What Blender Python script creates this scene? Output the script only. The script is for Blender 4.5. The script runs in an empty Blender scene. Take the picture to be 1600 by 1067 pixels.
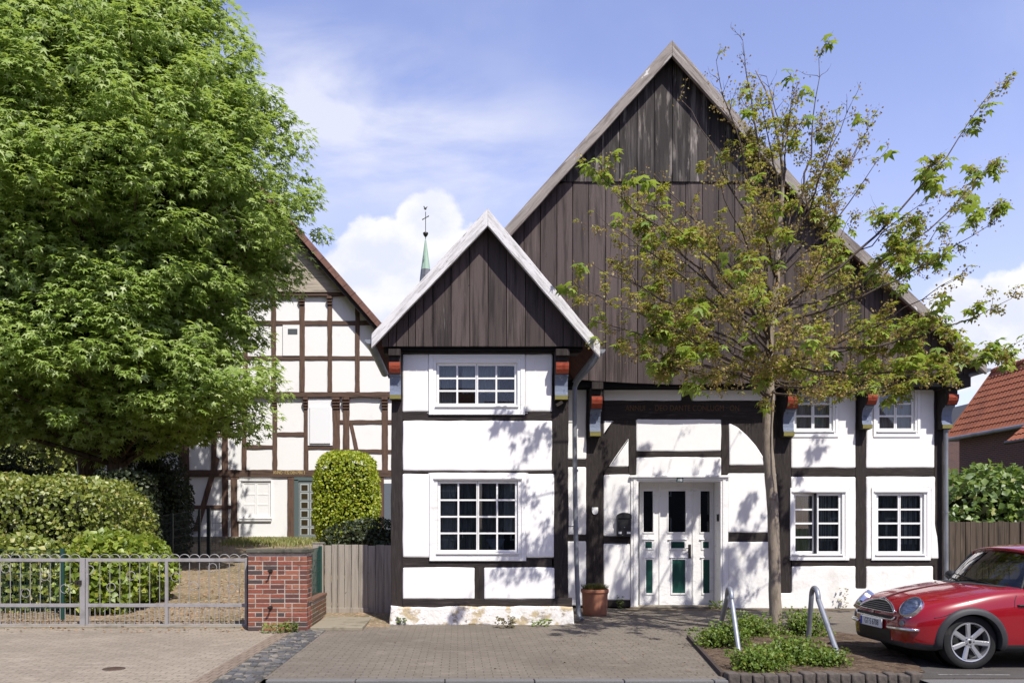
import bpy, bmesh, math, random
import numpy as np
from mathutils import Vector, Matrix, noise
from mathutils.bvhtree import BVHTree

scene = bpy.context.scene
COL = scene.collection
rng = random.Random(11)
nrg = np.random.default_rng(5)
F, CX, CY, H = 1300.0, 715.0, 825.0, 1.66      # lens and eye height worked out from the photograph


def P(px, py, d):
    """A point of the photograph at distance d metres in front of the camera."""
    return Vector(((px - CX) * d / F, d, H + (CY - py) * d / F))


def X(px, d): return (px - CX) * d / F
def Z(py, d): return H + (CY - py) * d / F
def GP(px, py):
    d = F * H / (py - CY)
    return Vector(((px - CX) * d / F, d, 0.0))


# ---------------------------------------------------------------- objects
def thing(name, label, cat, loc=(0, 0, 0), group=None):
    o = bpy.data.objects.new(name, None)
    o.empty_display_size = 0.2
    COL.objects.link(o)
    o.location = loc
    o['label'] = label
    o['category'] = cat
    if group: o['group'] = group
    return o


def wloc(o):
    v = Vector((0, 0, 0))
    while o is not None:
        v += o.location
        o = o.parent
    return v


def tag(o, label, cat, group=None):
    o['label'] = label
    o['category'] = cat
    if group: o['group'] = group
    return o


def link_mesh(name, me, parent=None, loc=None):
    o = bpy.data.objects.new(name, me)
    COL.objects.link(o)
    if parent is not None:
        o.parent = parent
        off = wloc(parent)
    else:
        off = Vector(loc) if loc is not None else Vector((0, 0, 0))
        o.location = off
    if off.length > 0:
        me.transform(Matrix.Translation(-off))
    return o


def copy_tree(o, parent=None):
    c = o.copy()
    COL.objects.link(c)
    c.parent = parent
    for ch in list(o.children):
        copy_tree(ch, c)
    return c


class MB:
    """collects shapes and links them as one mesh object"""
    def __init__(self):
        self.v, self.f, self.mi, self.cur = [], [], [], 0

    def add(self, verts, faces):
        b = len(self.v)
        self.v.extend([tuple(p) for p in verts])
        for f in faces:
            self.f.append([i + b for i in f])
            self.mi.append(self.cur)
        return self

    def box(self, a, b):
        x0, y0, z0 = a; x1, y1, z1 = b
        x0, x1 = min(x0, x1), max(x0, x1); y0, y1 = min(y0, y1), max(y0, y1); z0, z1 = min(z0, z1), max(z0, z1)
        return self.add([(x0, y0, z0), (x1, y0, z0), (x1, y1, z0), (x0, y1, z0), (x0, y0, z1), (x1, y0, z1), (x1, y1, z1), (x0, y1, z1)],
                        [(0, 3, 2, 1), (4, 5, 6, 7), (0, 1, 5, 4), (1, 2, 6, 5), (2, 3, 7, 6), (3, 0, 4, 7)])

    def cbox(self, a, b, c=0.006):
        """box with chamfered edges"""
        bm = bmesh.new()
        bmesh.ops.create_cube(bm, size=1)
        a = Vector(a); b = Vector(b)
        ctr = (a + b) / 2; s = b - a
        for v in bm.verts:
            v.co = Vector((v.co.x * s.x, v.co.y * s.y, v.co.z * s.z)) + ctr
        bmesh.ops.bevel(bm, geom=list(bm.edges), offset=min(c, min(abs(s.x), abs(s.y), abs(s.z)) * .45), segments=2, affect='EDGES', profile=.5)
        return self.from_bm(bm)

    def from_bm(self, bm):
        bm.verts.index_update()
        self.add([v.co.copy() for v in bm.verts], [[v.index for v in f.verts] for f in bm.faces])
        bm.free()
        return self

    def obox(self, c, ax, ay, az):
        """box from centre and three half-axis vectors"""
        c = Vector(c); ax = Vector(ax); ay = Vector(ay); az = Vector(az)
        vs = []
        for k in (-1, 1):
            for (i, j) in ((-1, -1), (1, -1), (1, 1), (-1, 1)):
                vs.append(c + ax * i + ay * j + az * k)
        return self.add(vs, [(0, 3, 2, 1), (4, 5, 6, 7), (0, 1, 5, 4), (1, 2, 6, 5), (2, 3, 7, 6), (3, 0, 4, 7)])

    def tube(self, pts, r, n=8, cap=True, flat=1.0):
        pts = [Vector(p) for p in pts]
        if not hasattr(r, '__len__'): r = [r] * len(pts)
        rings = []
        up = None
        for i, p in enumerate(pts):
            t = (pts[min(i + 1, len(pts) - 1)] - pts[max(i - 1, 0)])
            if t.length < 1e-9: t = Vector((0, 0, 1))
            t.normalize()
            if up is None:
                up = Vector((0, 0, 1)) if abs(t.z) < .9 else Vector((1, 0, 0))
            a = t.cross(up)
            if a.length < 1e-6: a = t.orthogonal()
            a.normalize(); b = t.cross(a); b.normalize(); up = -b if False else up
            up = b.cross(t) if b.cross(t).length > 1e-6 else up
            up = a.cross(t)
            rings.append([p + (a * math.cos(2 * math.pi * k / n) + b * math.sin(2 * math.pi * k / n) * flat) * r[i] for k in range(n)])
        vs = [v for rg in rings for v in rg]
        fs = []
        for i in range(len(rings) - 1):
            for k in range(n):
                k2 = (k + 1) % n
                fs.append((i * n + k, i * n + k2, (i + 1) * n + k2, (i + 1) * n + k))
        if cap:
            fs.append(tuple(range(n - 1, -1, -1)))
            fs.append(tuple((len(rings) - 1) * n + k for k in range(n)))
        return self.add(vs, fs)

    def lathe(self, prof, c=(0, 0, 0), axis='z', n=32, close=False):
        """prof: list of (radius, height)"""
        c = Vector(c); vs = []; fs = []
        for (r, h) in prof:
            for k in range(n):
                a = 2 * math.pi * k / n
                if axis == 'z': q = Vector((r * math.cos(a), r * math.sin(a), h))
                elif axis == 'y': q = Vector((r * math.cos(a), h, r * math.sin(a)))
                else: q = Vector((h, r * math.cos(a), r * math.sin(a)))
                vs.append(c + q)
        m = len(prof)
        rg = range(m) if close else range(m - 1)
        for i in rg:
            j = (i + 1) % m
            for k in range(n):
                k2 = (k + 1) % n
                fs.append((i * n + k, i * n + k2, j * n + k2, j * n + k))
        return self.add(vs, fs)

    def ball(self, c, r, seg=16, ring=10):
        bm = bmesh.new()
        bmesh.ops.create_uvsphere(bm, u_segments=seg, v_segments=ring, radius=1)
        if not hasattr(r, '__len__'): r = (r, r, r)
        for v in bm.verts:
            v.co = Vector((v.co.x * r[0] + c[0], v.co.y * r[1] + c[1], v.co.z * r[2] + c[2]))
        return self.from_bm(bm)

    def grid(self, rows, closed=False):
        n = len(rows[0]); m = len(rows)
        vs = [p for r in rows for p in r]; fs = []
        for i in range(m - 1):
            for k in range(n if closed else n - 1):
                k2 = (k + 1) % n
                fs.append((i * n + k, i * n + k2, (i + 1) * n + k2, (i + 1) * n + k))
        return self.add(vs, fs)

    def prism(self, poly, off):
        """poly: 3-D points of a flat polygon, off: extrusion vector"""
        n = len(poly); off = Vector(off)
        vs = [Vector(p) for p in poly] + [Vector(p) + off for p in poly]
        fs = [tuple(range(n)), tuple(range(2 * n - 1, n - 1, -1))]
        for k in range(n):
            k2 = (k + 1) % n
            fs.append((k, k + n, k2 + n, k2))
        return self.add(vs, fs)

    def slab(self, pts, yf, yb, bev=.008, wob=.004, step=.14, seed=None, jag=0.0, flat=False):
        """front-facing slab from an outline of (x, z) points: wobbly edges, rounded arris"""
        sd = rng.random() * 100 if seed is None else seed
        out = []
        n = len(pts)
        for i in range(n):
            a = Vector((pts[i][0], pts[i][1])); b = Vector((pts[(i + 1) % n][0], pts[(i + 1) % n][1]))
            L = (b - a).length
            k = max(1, int(L / step))
            for j in range(k):
                out.append(a.lerp(b, j / k))
        m = len(out)
        area = sum(out[i].x * out[(i + 1) % m].y - out[(i + 1) % m].x * out[i].y for i in range(m))
        sg = 1 if area > 0 else -1
        nr = []
        for i in range(m):
            e1 = (out[i] - out[i - 1]); e2 = (out[(i + 1) % m] - out[i])
            n1 = Vector((-e1.y, e1.x)) * sg; n2 = Vector((-e2.y, e2.x)) * sg
            if n1.length > 0: n1.normalize()
            if n2.length > 0: n2.normalize()
            q = n1 + n2
            if q.length < 1e-4: q = n1
            q.normalize()
            c = max(.5, q.dot(n1))
            nr.append(q / c)
        o2 = []
        for i, p in enumerate(out):
            w = noise.noise(Vector((p.x * 2.3 + sd, p.y * 2.3, sd))) * wob * 1.5 + noise.noise(Vector((p.x * 9, p.y * 9 + sd, sd))) * wob * .6
            if jag: w += rng.uniform(-jag, jag)
            o2.append(p + nr[i] * w)
        A = [(p.x, yb, p.y) for p in o2]
        B = [(p.x, yf + bev, p.y) for p in o2]
        C = [(p.x + nr[i].x * bev * .3, yf + bev * .3, p.y + nr[i].y * bev * .3) for i, p in enumerate(o2)]
        D = [(p.x + nr[i].x * bev, yf, p.y + nr[i].y * bev) for i, p in enumerate(o2)]
        E = [(p.x + nr[i].x * (bev + .012), yf, p.y + nr[i].y * (bev + .012)) for i, p in enumerate(o2)] if flat else None
        fs = []
        for q in range(4 if flat else 3):
            for i in range(m):
                j = (i + 1) % m
                fs.append((q * m + i, q * m + j, (q + 1) * m + j, (q + 1) * m + i))
        k_ = 4 if flat else 3
        fs.append(tuple(k_ * m + i for i in range(m)))
        fs.append(tuple(m - 1 - i for i in range(m)))
        return self.add(A + B + C + D + (E or []), fs)

    def build(self, name, mats, parent=None, loc=None, smooth=False, angle=None, fix=True):
        me = bpy.data.meshes.new(name)
        me.from_pydata(self.v, [], self.f)
        if not isinstance(mats, (list, tuple)): mats = [mats]
        for m in mats: me.materials.append(m)
        if len(mats) > 1: me.polygons.foreach_set('material_index', self.mi)
        if fix:
            bm = bmesh.new(); bm.from_mesh(me)
            bmesh.ops.recalc_face_normals(bm, faces=bm.faces)
            bm.to_mesh(me); bm.free()
        if smooth:
            me.polygons.foreach_set('use_smooth', [True] * len(me.polygons))
            if angle is not None:
                me.set_sharp_from_angle(angle=math.radians(angle))
        me.update()
        return link_mesh(name, me, parent, loc)


def struct(o):
    o['kind'] = 'structure'
    return o


# ---------------------------------------------------------------- node helpers
class NT:
    def __init__(self, nt):
        self.nt = nt

    def n(self, t, ins=None, **kw):
        nd = self.nt.nodes.new(t)
        for k, v in kw.items(): setattr(nd, k, v)
        for k, v in (ins or {}).items(): self.put(nd.inputs[k], v)
        return nd

    def put(self, sock, v):
        if isinstance(v, bpy.types.NodeSocket): self.nt.links.new(v, sock)
        elif isinstance(v, (tuple, list)) and len(v) == 3 and sock.type == 'RGBA': sock.default_value = (*v, 1)
        else: sock.default_value = v

    def m(self, op, a, b=None, c=None, clamp=False):
        nd = self.nt.nodes.new('ShaderNodeMath'); nd.operation = op; nd.use_clamp = clamp
        self.put(nd.inputs[0], a)
        if b is not None: self.put(nd.inputs[1], b)
        if c is not None: self.put(nd.inputs[2], c)
        return nd.outputs[0]

    def ss(self, v, lo, hi, a=0.0, b=1.0):
        nd = self.nt.nodes.new('ShaderNodeMapRange'); nd.interpolation_type = 'SMOOTHSTEP'
        self.put(nd.inputs[0], v)
        if lo > hi: lo, hi, a, b = hi, lo, b, a
        for i, q in enumerate((lo, hi, a, b)): nd.inputs[i + 1].default_value = q
        return nd.outputs[0]

    def mix(self, fac, a, b, mode='MIX'):
        nd = self.nt.nodes.new('ShaderNodeMix'); nd.data_type = 'RGBA'; nd.blend_type = mode
        self.put(nd.inputs[0], fac); self.put(nd.inputs[6], a); self.put(nd.inputs[7], b)
        return nd.outputs[2]

    def noise(self, vec, scale, detail=4, rough=.55, dist=0.0):
        nd = self.n('ShaderNodeTexNoise', {'Vector': vec, 'Scale': scale, 'Detail': detail, 'Roughness': rough, 'Distortion': dist})
        return nd.outputs['Fac']

    def mapping(self, vec, scale=(1, 1, 1), rot=(0, 0, 0), loc=(0, 0, 0)):
        nd = self.n('ShaderNodeMapping', {'Vector': vec, 'Scale': scale, 'Rotation': rot, 'Location': loc})
        return nd.outputs[0]


def newmat(name):
    m = bpy.data.materials.new(name)
    m.use_nodes = True
    nt = m.node_tree
    nt.nodes.clear()
    g = NT(nt)
    out = g.n('ShaderNodeOutputMaterial')
    return m, g, out


def pmat(name, base, layers=(), rough=.7, spec=.3, bump=0.0, bscale=40, bstretch=(1, 1, 1), island=0.0, metal=0.0, coat=0.0,
         islandcol=None, rvar=0.0, rot=0.0):
    """principled material; layers = (colour, scale, stretch, lo, hi[, detail]) laid over one another by noise masks"""
    m, g, out = newmat(name)
    tc = g.n('ShaderNodeTexCoord').outputs['Object']
    if rot: tc = g.mapping(tc, (1, 1, 1), (0, math.radians(rot), 0))
    col = g.n('ShaderNodeRGB'); col.outputs[0].default_value = (*base, 1)
    c = col.outputs[0]
    isl = None
    if island or islandcol:
        isl = g.n('ShaderNodeNewGeometry').outputs['Random Per Island']
        tcv = g.n('ShaderNodeVectorMath', {0: tc}, operation='ADD')
        cmb = g.n('ShaderNodeCombineXYZ', {0: g.m('MULTIPLY', isl, 7.3), 1: g.m('MULTIPLY', isl, 3.1), 2: g.m('MULTIPLY', isl, 11.7)})
        g.put(tcv.inputs[1], cmb.outputs[0])
        tc = tcv.outputs[0]
    if islandcol:
        ramp = g.n('ShaderNodeValToRGB', {0: isl})
        cr = ramp.color_ramp
        while len(cr.elements) < len(islandcol): cr.elements.new(.5)
        for i, q in enumerate(islandcol):
            cr.elements[i].position = i / len(islandcol); cr.elements[i].color = (*q, 1)
        cr.interpolation = 'CONSTANT'
        c = ramp.outputs[0]
    for L in layers:
        lc, sc, st, lo, hi = L[:5]
        det = L[5] if len(L) > 5 else 5
        v = g.mapping(tc, st)
        f = g.ss(g.noise(v, sc, det, .6), lo, hi)
        c = g.mix(f, c, lc)
    if island:
        k = g.m('MULTIPLY_ADD', isl, 2 * island, 1 - island)
        kk = g.n('ShaderNodeCombineColor', {0: k, 1: k, 2: k}).outputs[0]
        c = g.mix(1.0, c, kk, 'MULTIPLY')
    b = g.n('ShaderNodeBsdfPrincipled', {'Base Color': c, 'Roughness': rough, 'Metallic': metal})
    b.inputs['Specular IOR Level'].default_value = spec
    if rvar:
        g.put(b.inputs['Roughness'], g.ss(g.noise(tc, 6, 4), .3, .7, rough - rvar, rough + rvar))
    if coat:
        b.inputs['Coat Weight'].default_value = coat
        b.inputs['Coat Roughness'].default_value = .03
    if bump:
        v = g.mapping(tc, bstretch)
        bn = g.n('ShaderNodeBump', {'Height': g.noise(v, bscale, 5, .65), 'Strength': bump, 'Distance': .02})
        g.put(b.inputs['Normal'], bn.outputs[0])
    g.put(out.inputs[0], b.outputs[0])
    return m


def leafmat(name, c1, c2, trans=.4, tcol=None, gloss=.06, c3=None):
    """leaf: diffuse + light shining through + a little gloss; hue varies from leaf to leaf"""
    m, g, out = newmat(name)
    isl = g.n('ShaderNodeNewGeometry').outputs['Random Per Island']
    c = g.mix(g.ss(isl, .15, .85), c1, c2)
    if c3 is not None:
        c = g.mix(g.ss(isl, .86, .95), c, c3)
    tc = tcol or tuple(min(1, q * 1.5) for q in c2)
    d = g.n('ShaderNodeBsdfDiffuse', {'Color': c})
    t = g.n('ShaderNodeBsdfTranslucent', {'Color': g.mix(.6, c, tc)})
    s = g.n('ShaderNodeMixShader', {0: trans, 1: d.outputs[0], 2: t.outputs[0]})
    gl = g.n('ShaderNodeBsdfGlossy', {'Roughness': .5, 'Color': (1, 1, 1)})
    s2 = g.n('ShaderNodeMixShader', {0: gloss, 1: s.outputs[0], 2: gl.outputs[0]})
    g.put(out.inputs[0], s2.outputs[0])
    return m


def glassmat(name, tint=(.85, .9, .88), refl=1.0, rough=.0):
    m, g, out = newmat(name)
    fr = g.n('ShaderNodeFresnel', {'IOR': 1.5}).outputs[0]
    fr = g.m('MULTIPLY', fr, 1.7 * refl, clamp=True)
    t = g.n('ShaderNodeBsdfTransparent', {'Color': tint})
    gl = g.n('ShaderNodeBsdfGlossy', {'Roughness': rough, 'Color': (1, 1, 1)})
    s = g.n('ShaderNodeMixShader', {0: fr, 1: t.outputs[0], 2: gl.outputs[0]})
    g.put(out.inputs[0], s.outputs[0])
    return m


def text_mesh(s, size, name, mat, parent, mw, depth=.002, align='CENTER', sx=1.0):
    cu = bpy.data.curves.new('lettering', 'FONT')
    cu.body = s; cu.size = size; cu.align_x = align; cu.align_y = 'CENTER'; cu.extrude = depth
    to = bpy.data.objects.new('lettering', cu)
    COL.objects.link(to)
    dg = bpy.context.evaluated_depsgraph_get(); dg.update()
    me = bpy.data.meshes.new_from_object(to.evaluated_get(dg))
    bpy.data.objects.remove(to)
    me.transform(mw @ Matrix.Diagonal((sx, 1, 1, 1)))
    me.materials.clear(); me.materials.append(mat)
    return link_mesh(name, me, parent)


def smooth_path(pts, k=6):
    """Catmull-Rom through points"""
    pts = [Vector(p) for p in pts]
    q = [pts[0] * 2 - pts[1]] + pts + [pts[-1] * 2 - pts[-2]]
    out = []
    for i in range(1, len(q) - 2):
        for j in range(k):
            t = j / k
            out.append(.5 * ((2 * q[i]) + (-q[i - 1] + q[i + 1]) * t + (2 * q[i - 1] - 5 * q[i] + 4 * q[i + 1] - q[i + 2]) * t * t
                             + (-q[i - 1] + 3 * q[i] - 3 * q[i + 1] + q[i + 2]) * t ** 3))
    out.append(pts[-1])
    return out


# ---------------------------------------------------------------- leaves (one mesh per crown)
def star_leaf(lobes=5, notch=.34, droop=.18, width=1.0):
    """five kite faces round a centre, tips bent down; unit length, petiole at origin"""
    v = [(0, .12, 0)]
    f = []
    angs = [math.radians(a) for a in (-118, -58, 0, 58, 118)]
    lens = [.62, .86, 1.0, .86, .62]
    tips = [(math.sin(a) * l * width, .12 + math.cos(a) * l, -droop * l) for a, l in zip(angs, lens)]
    nt = []
    for i in range(6):
        if i == 0: a = math.radians(-165); l = .22
        elif i == 5: a = math.radians(165); l = .22
        else:
            a = (angs[i - 1] + angs[i]) / 2; l = notch * .95
        nt.append((math.sin(a) * l * width, .12 + math.cos(a) * l, 0.02))
    v += tips + nt
    for i in range(5):
        f.append((0, 6 + i, 1 + i, 7 + i))
    return np.array(v, float), np.array(f)


def oval_leaf(w=.42, fold=.12, droop=.12):
    v = [(0, 0, 0), (-w * .9, .38, fold), (0, .5, 0), (w * .9, .38, fold), (0, 1, -droop), (-w * .55, .75, fold * .6 - droop * .5), (w * .55, .75, fold * .6 - droop * .5)]
    f = [(0, 2, 1, 1), (0, 3, 2, 2)]
    f = [(0, 2, 5, 1), (2, 4, 5, 5), (0, 3, 6, 2), (2, 6, 4, 4)]
    v = [(0, 0, 0), (-w, .45, fold), (0, 1, -droop), (w, .45, fold), (0, .5, -.02)]
    f = [(0, 4, 1), (4, 2, 1), (0, 3, 4), (4, 3, 2)]
    return np.array(v, float), np.array(f)


def leaves_mesh(name, pos, fwd, nrm, size, tmpl, mat, parent=None, loc=None):
    """instances a leaf template by plain array maths into one mesh"""
    tv, tf = tmpl
    pos = np.asarray(pos, float); fwd = np.asarray(fwd, float); nrm = np.asarray(nrm, float); size = np.asarray(size, float)
    fwd = fwd / np.maximum(np.linalg.norm(fwd, axis=1, keepdims=True), 1e-9)
    side = np.cross(fwd, nrm)
    side /= np.maximum(np.linalg.norm(side, axis=1, keepdims=True), 1e-9)
    up = np.cross(side, fwd)
    N, K = len(pos), len(tv)
    co = (pos[:, None, :] + size[:, None, None] * (side[:, None, :] * tv[None, :, 0:1] + fwd[:, None, :] * tv[None, :, 1:2] + up[:, None, :] * tv[None, :, 2:3]))
    co = co.reshape(-1, 3)
    k = tf.shape[1]
    fa = (tf[None] + (np.arange(N) * K)[:, None, None]).reshape(-1)
    nf = N * len(tf)
    me = bpy.data.meshes.new(name)
    me.vertices.add(N * K); me.vertices.foreach_set('co', co.ravel().astype(np.float32))
    me.loops.add(nf * k); me.loops.foreach_set('vertex_index', fa.astype(np.int32))
    me.polygons.add(nf)
    me.polygons.foreach_set('loop_start', (np.arange(nf) * k).astype(np.int32))
    me.update(calc_edges=True)
    me.materials.append(mat)
    return link_mesh(name, me, parent, loc)


def unit(a):
    return a / np.maximum(np.linalg.norm(a, axis=1, keepdims=True), 1e-9)
# ---------------------------------------------------------------- camera, sun, sky
cam = bpy.data.cameras.new('camera')
cam.sensor_width = 36; cam.lens = 36 * F / 1600
cam.shift_x = (800 - CX) / 1600; cam.shift_y = (CY - 533.5) / 1600
cam.clip_start = .1; cam.clip_end = 5000
co = bpy.data.objects.new('camera', cam); COL.objects.link(co)
co.location = (0, 0, H); co.rotation_euler = (math.radians(90), 0, 0)
scene.camera = co
scene.view_settings.view_transform = 'Standard'; scene.view_settings.look = 'None'
scene.view_settings.gamma = 1.0; scene.view_settings.exposure = 0.38
scene.cycles.max_bounces = 8; scene.cycles.transparent_max_bounces = 16
scene.cycles.use_denoising = True

SD = Vector((.52, -1.0, 1.55)).normalized()          # towards the sun
sun = bpy.data.lights.new('sun', 'SUN'); sun.energy = 4.8; sun.angle = math.radians(.53); sun.color = (1, .955, .88)
so = bpy.data.objects.new('sun', sun); COL.objects.link(so)
so.rotation_euler = (-SD).to_track_quat('-Z', 'Y').to_euler(); so.location = (5, -10, 20)

world = bpy.data.worlds.new('World'); scene.world = world; world.use_nodes = True
wnt = world.node_tree; wnt.nodes.clear(); g = NT(wnt)
sky = g.n('ShaderNodeTexSky'); sky.sky_type = 'NISHITA'; sky.sun_disc = False
sky.sun_elevation = math.asin(SD.z); sky.sun_rotation = math.atan2(SD.x, SD.y)
sky.air_density = 1.0; sky.dust_density = .7; sky.ozone_density = 2.2
dirv = g.n('ShaderNodeTexCoord').outputs['Generated']
sp = g.n('ShaderNodeSeparateXYZ', {0: dirv})
ny = g.m('MAXIMUM', sp.outputs[1], .05)
ahead = g.ss(sp.outputs[1], -.05, .25)
sx = g.m('DIVIDE', sp.outputs[0], ny); sz = g.m('DIVIDE', sp.outputs[2], ny)
pl = g.n('ShaderNodeCombineXYZ', {0: sx, 1: sz, 2: 0.0}).outputs[0]
wob = g.m('SUBTRACT', g.noise(pl, 14, 7, .62), .5)
wob2 = g.m('SUBTRACT', g.noise(pl, 48, 4, .6), .5)
def blob(px, py, rx, ry):
    cx, cz, ax, az = (px - CX) / F, (CY - py) / F, rx / F, ry / F
    a = g.m('DIVIDE', g.m('SUBTRACT', sx, cx), ax); b = g.m('DIVIDE', g.m('SUBTRACT', sz, cz), az)
    return g.m('SQRT', g.m('ADD', g.m('MULTIPLY', a, a), g.m('MULTIPLY', b, b)))
acc = None
for q in [(668, 355, 60, 60), (600, 395, 84, 62), (735, 410, 80, 62), (560, 430, 70, 56), (640, 440, 120, 90), (600, 520, 190, 90), (690, 500, 190, 110), (800, 480, 120, 90),
          (1500, 486, 62, 62), (1575, 490, 80, 68), (1640, 470, 80, 76), (1560, 545, 130, 75), (1680, 560, 160, 100), (1480, 560, 80, 60), (1830, 520, 160, 90),
          (-250, 480, 160, 90), (-80, 520, 150, 70), (120, 560, 190, 60), (300, 600, 150, 60)]:
    d = blob(*q)
    acc = d if acc is None else g.m('SMOOTH_MIN', acc, d, .16)
dd = g.m('ADD', acc, g.m('ADD', g.m('MULTIPLY', wob, .78), g.m('MULTIPLY', wob2, .26)))
cum = g.m('MULTIPLY', g.ss(dd, 1.0, .80), ahead)
# thin high cloud: long soft streaks
rotv = g.mapping(pl, (2.1, 5.2, 1), (0, 0, math.radians(24)), (.35, .2, 0))
st = g.noise(rotv, 1.5, 6, .58, .35)
soft = g.noise(pl, 2.6, 5, .6)
lowf = g.ss(sz, .62, .2)
band = g.ss(blob(640, 235, 400, 160), 1.15, .15)
band2 = g.ss(blob(430, 120, 330, 130), 1.1, .2)
cir = g.m('ADD', g.m('MULTIPLY', g.ss(st, .32, .70), g.m('ADD', g.m('MULTIPLY', band, .85), g.m('MULTIPLY', band2, .70))), g.m('MULTIPLY', g.ss(soft, .42, .8), .20))
cir = g.m('ADD', cir, g.m('MULTIPLY_ADD', lowf, .30, .10), clamp=True)
skc = g.mix(1.0, sky.outputs[0], (1.12, .94, 1.12), 'MULTIPLY')
up_ = g.m('MULTIPLY_ADD', ahead, .53, 1.0)
skc = g.mix(1.0, skc, g.n('ShaderNodeCombineColor', {0: up_, 1: up_, 2: up_}).outputs[0], 'MULTIPLY')
skc = g.mix(g.m('MULTIPLY', g.m('MULTIPLY', cir, .8), g.m('MULTIPLY_ADD', ahead, .8, .2)), skc, (6.1, 6.2, 7.0))
ns = g.noise(g.mapping(pl, (1, 1.4, 1), (0, 0, 0), (0, .045, 0)), 9, 6, .6)
shade = g.m('ADD', g.m('MULTIPLY', g.ss(ns, .62, .38), .75), g.ss(dd, .75, .1, 0, .35), clamp=True)
cc = g.mix(shade, (7.0, 7.0, 7.15), (5.5, 5.75, 6.7))
skc = g.mix(cum, skc, cc)
bg = g.n('ShaderNodeBackground', {'Color': skc, 'Strength': .115})
wo = g.n('ShaderNodeOutputWorld', {0: bg.outputs[0]})

# ---------------------------------------------------------------- materials
DK = (.030, .0235, .0215); DK2 = (.055, .045, .042); GREYW = (.19, .17, .155)
def timbermat(name, st):
    return pmat(name, DK, [((.016, .013, .0125), 3.0, st, .45, .75), (DK2, 5.0, st, .5, .72), ((.13, .11, .10), 7.0, st, .70, .80)], rough=.78, spec=.25,
                bump=.55, bscale=9, bstretch=st)
M = {}
M['timber_v'] = timbermat('dark_oak_upright', (6, 6, .7))
M['timber_h'] = timbermat('dark_oak_lying', (.7, 6, 6))
M['boards'] = pmat('stained_gable_boards', (.075, .056, .052), [((.027, .020, .0185), 2.2, (5, 1, .30), .44, .66), ((.095, .074, .066), 3.0, (7, 1, .22), .54, .72),
                   ((.19, .17, .155), 2.6, (6, 1, .45), .665, .78), ((.012, .010, .010), 5.0, (1.6, 1, .9), .70, .74)], rough=.72, spec=.3, bump=.5, bscale=8, bstretch=(9, 1, .5), island=.30)
M['boards_worn'] = pmat('worn_gable_boards', (.040, .033, .031), [((.022, .018, .0175), 2.2, (5, 1, .35), .42, .7), ((.11, .098, .09), 2.4, (5, 1, .3), .46, .70),
                   ((.25, .222, .20), 2.3, (4, 1, .6), .55, .70), ((.012, .010, .010), 4.0, (1.6, 1, .9), .68, .74)], rough=.75, spec=.25, bump=.5, bscale=8, bstretch=(9, 1, .5), island=.3)
M['plaster'] = pmat('white_lime_plaster', (.80, .79, .77), [((.74, .73, .70), 1.4, (1, 1, 1), .5, .8), ((.66, .64, .60), 5, (3, 1, .5), .66, .84), ((.55, .52, .46), 22, (1, 1, 1), .72, .80)], rough=.9, spec=.1, bump=.16, bscale=7)
M['plaster_base'] = pmat('weathered_base_plaster', (.77, .76, .73), [((.62, .60, .55), 2.5, (1, 1, 1), .5, .75), ((.55, .50, .42), 6, (1, 1, 1.5), .68, .76), ((.42, .39, .33), 14, (1, 1, 1), .70, .78)], rough=.9, spec=.1, bump=.4, bscale=14)
M['plinth'] = pmat('flaking_plinth_render', (.74, .72, .68), [((.50, .41, .26), 3.2, (1, 1, 1.3), .50, .60), ((.36, .32, .27), 4.5, (1, 1, 1.4), .58, .66), ((.80, .78, .75), 5.0, (1, 1, 1), .55, .62),
                   ((.20, .18, .14), 9.0, (1, 1, 1), .66, .74)], rough=.92, spec=.1, bump=.9, bscale=12)
M['white_paint'] = pmat('white_paint', (.80, .80, .79), [((.66, .65, .62), 4, (1, 1, 3), .60, .8), ((.45, .41, .36), 11, (1, 1, 3), .735, .78)], rough=.55, spec=.35, bump=.12, bscale=20)
M['white_old'] = pmat('cracked_white_paint', (.78, .77, .75), [((.60, .58, .55), 4, (1, 1, 3), .55, .8), ((.34, .31, .28), 8, (3, 1, 6), .66, .72)], rough=.6, spec=.3, bump=.35, bscale=18)
def bargemat(name, base, worn, dark, lo):
    return base, worn, dark
for nm, an in (('l', 47), ('r', -49)):
    M['barge_white_' + nm] = pmat('peeling_white_bargeboard', (.66, .65, .64), [((.46, .445, .435), 4, (.5, 1, 5), .46, .66), ((.30, .275, .26), 5, (.8, 1, 9), .585, .66), ((.13, .11, .10), 7, (.9, 1, 5), .655, .70)], rough=.7, spec=.25, bump=.5, bscale=14, bstretch=(.6, 1, 6), rot=an)
    M['barge_grey_' + nm] = pmat('weathered_grey_bargeboard', (.28, .25, .225), [((.16, .135, .12), 3, (.5, 1, 6), .45, .66), ((.40, .37, .345), 4, (.5, 1, 7), .55, .70), ((.62, .61, .60), 2.6, (.8, 1, 2.2), .665, .70), ((.10, .085, .075), 6, (.8, 1, 8), .66, .72)], rough=.8, spec=.2, bump=.5, bscale=14, bstretch=(.6, 1, 6), rot=an)
M['dark'] = pmat('interior_darkness', (.012, .012, .013), rough=.95, spec=.05)  # near-black colour stands in for the darkness of unlit interiors
M['glass'] = glassmat('window_glass', (.80, .83, .82), .62)
M['curtain'] = pmat('net_curtain', (.55, .56, .57), [((.40, .41, .43), 5, (8, 1, .5), .4, .7)], rough=.95, spec=.05)
M['curtain_grey'] = pmat('grey_blind', (.42, .43, .45), [((.32, .33, .35), 5, (8, 1, .5), .4, .7)], rough=.95, spec=.05)
M['curtain_dark'] = pmat('dark_curtain', (.17, .175, .185), [((.09, .093, .10), 5, (8, 1, .5), .4, .7)], rough=.95, spec=.05)
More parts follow.
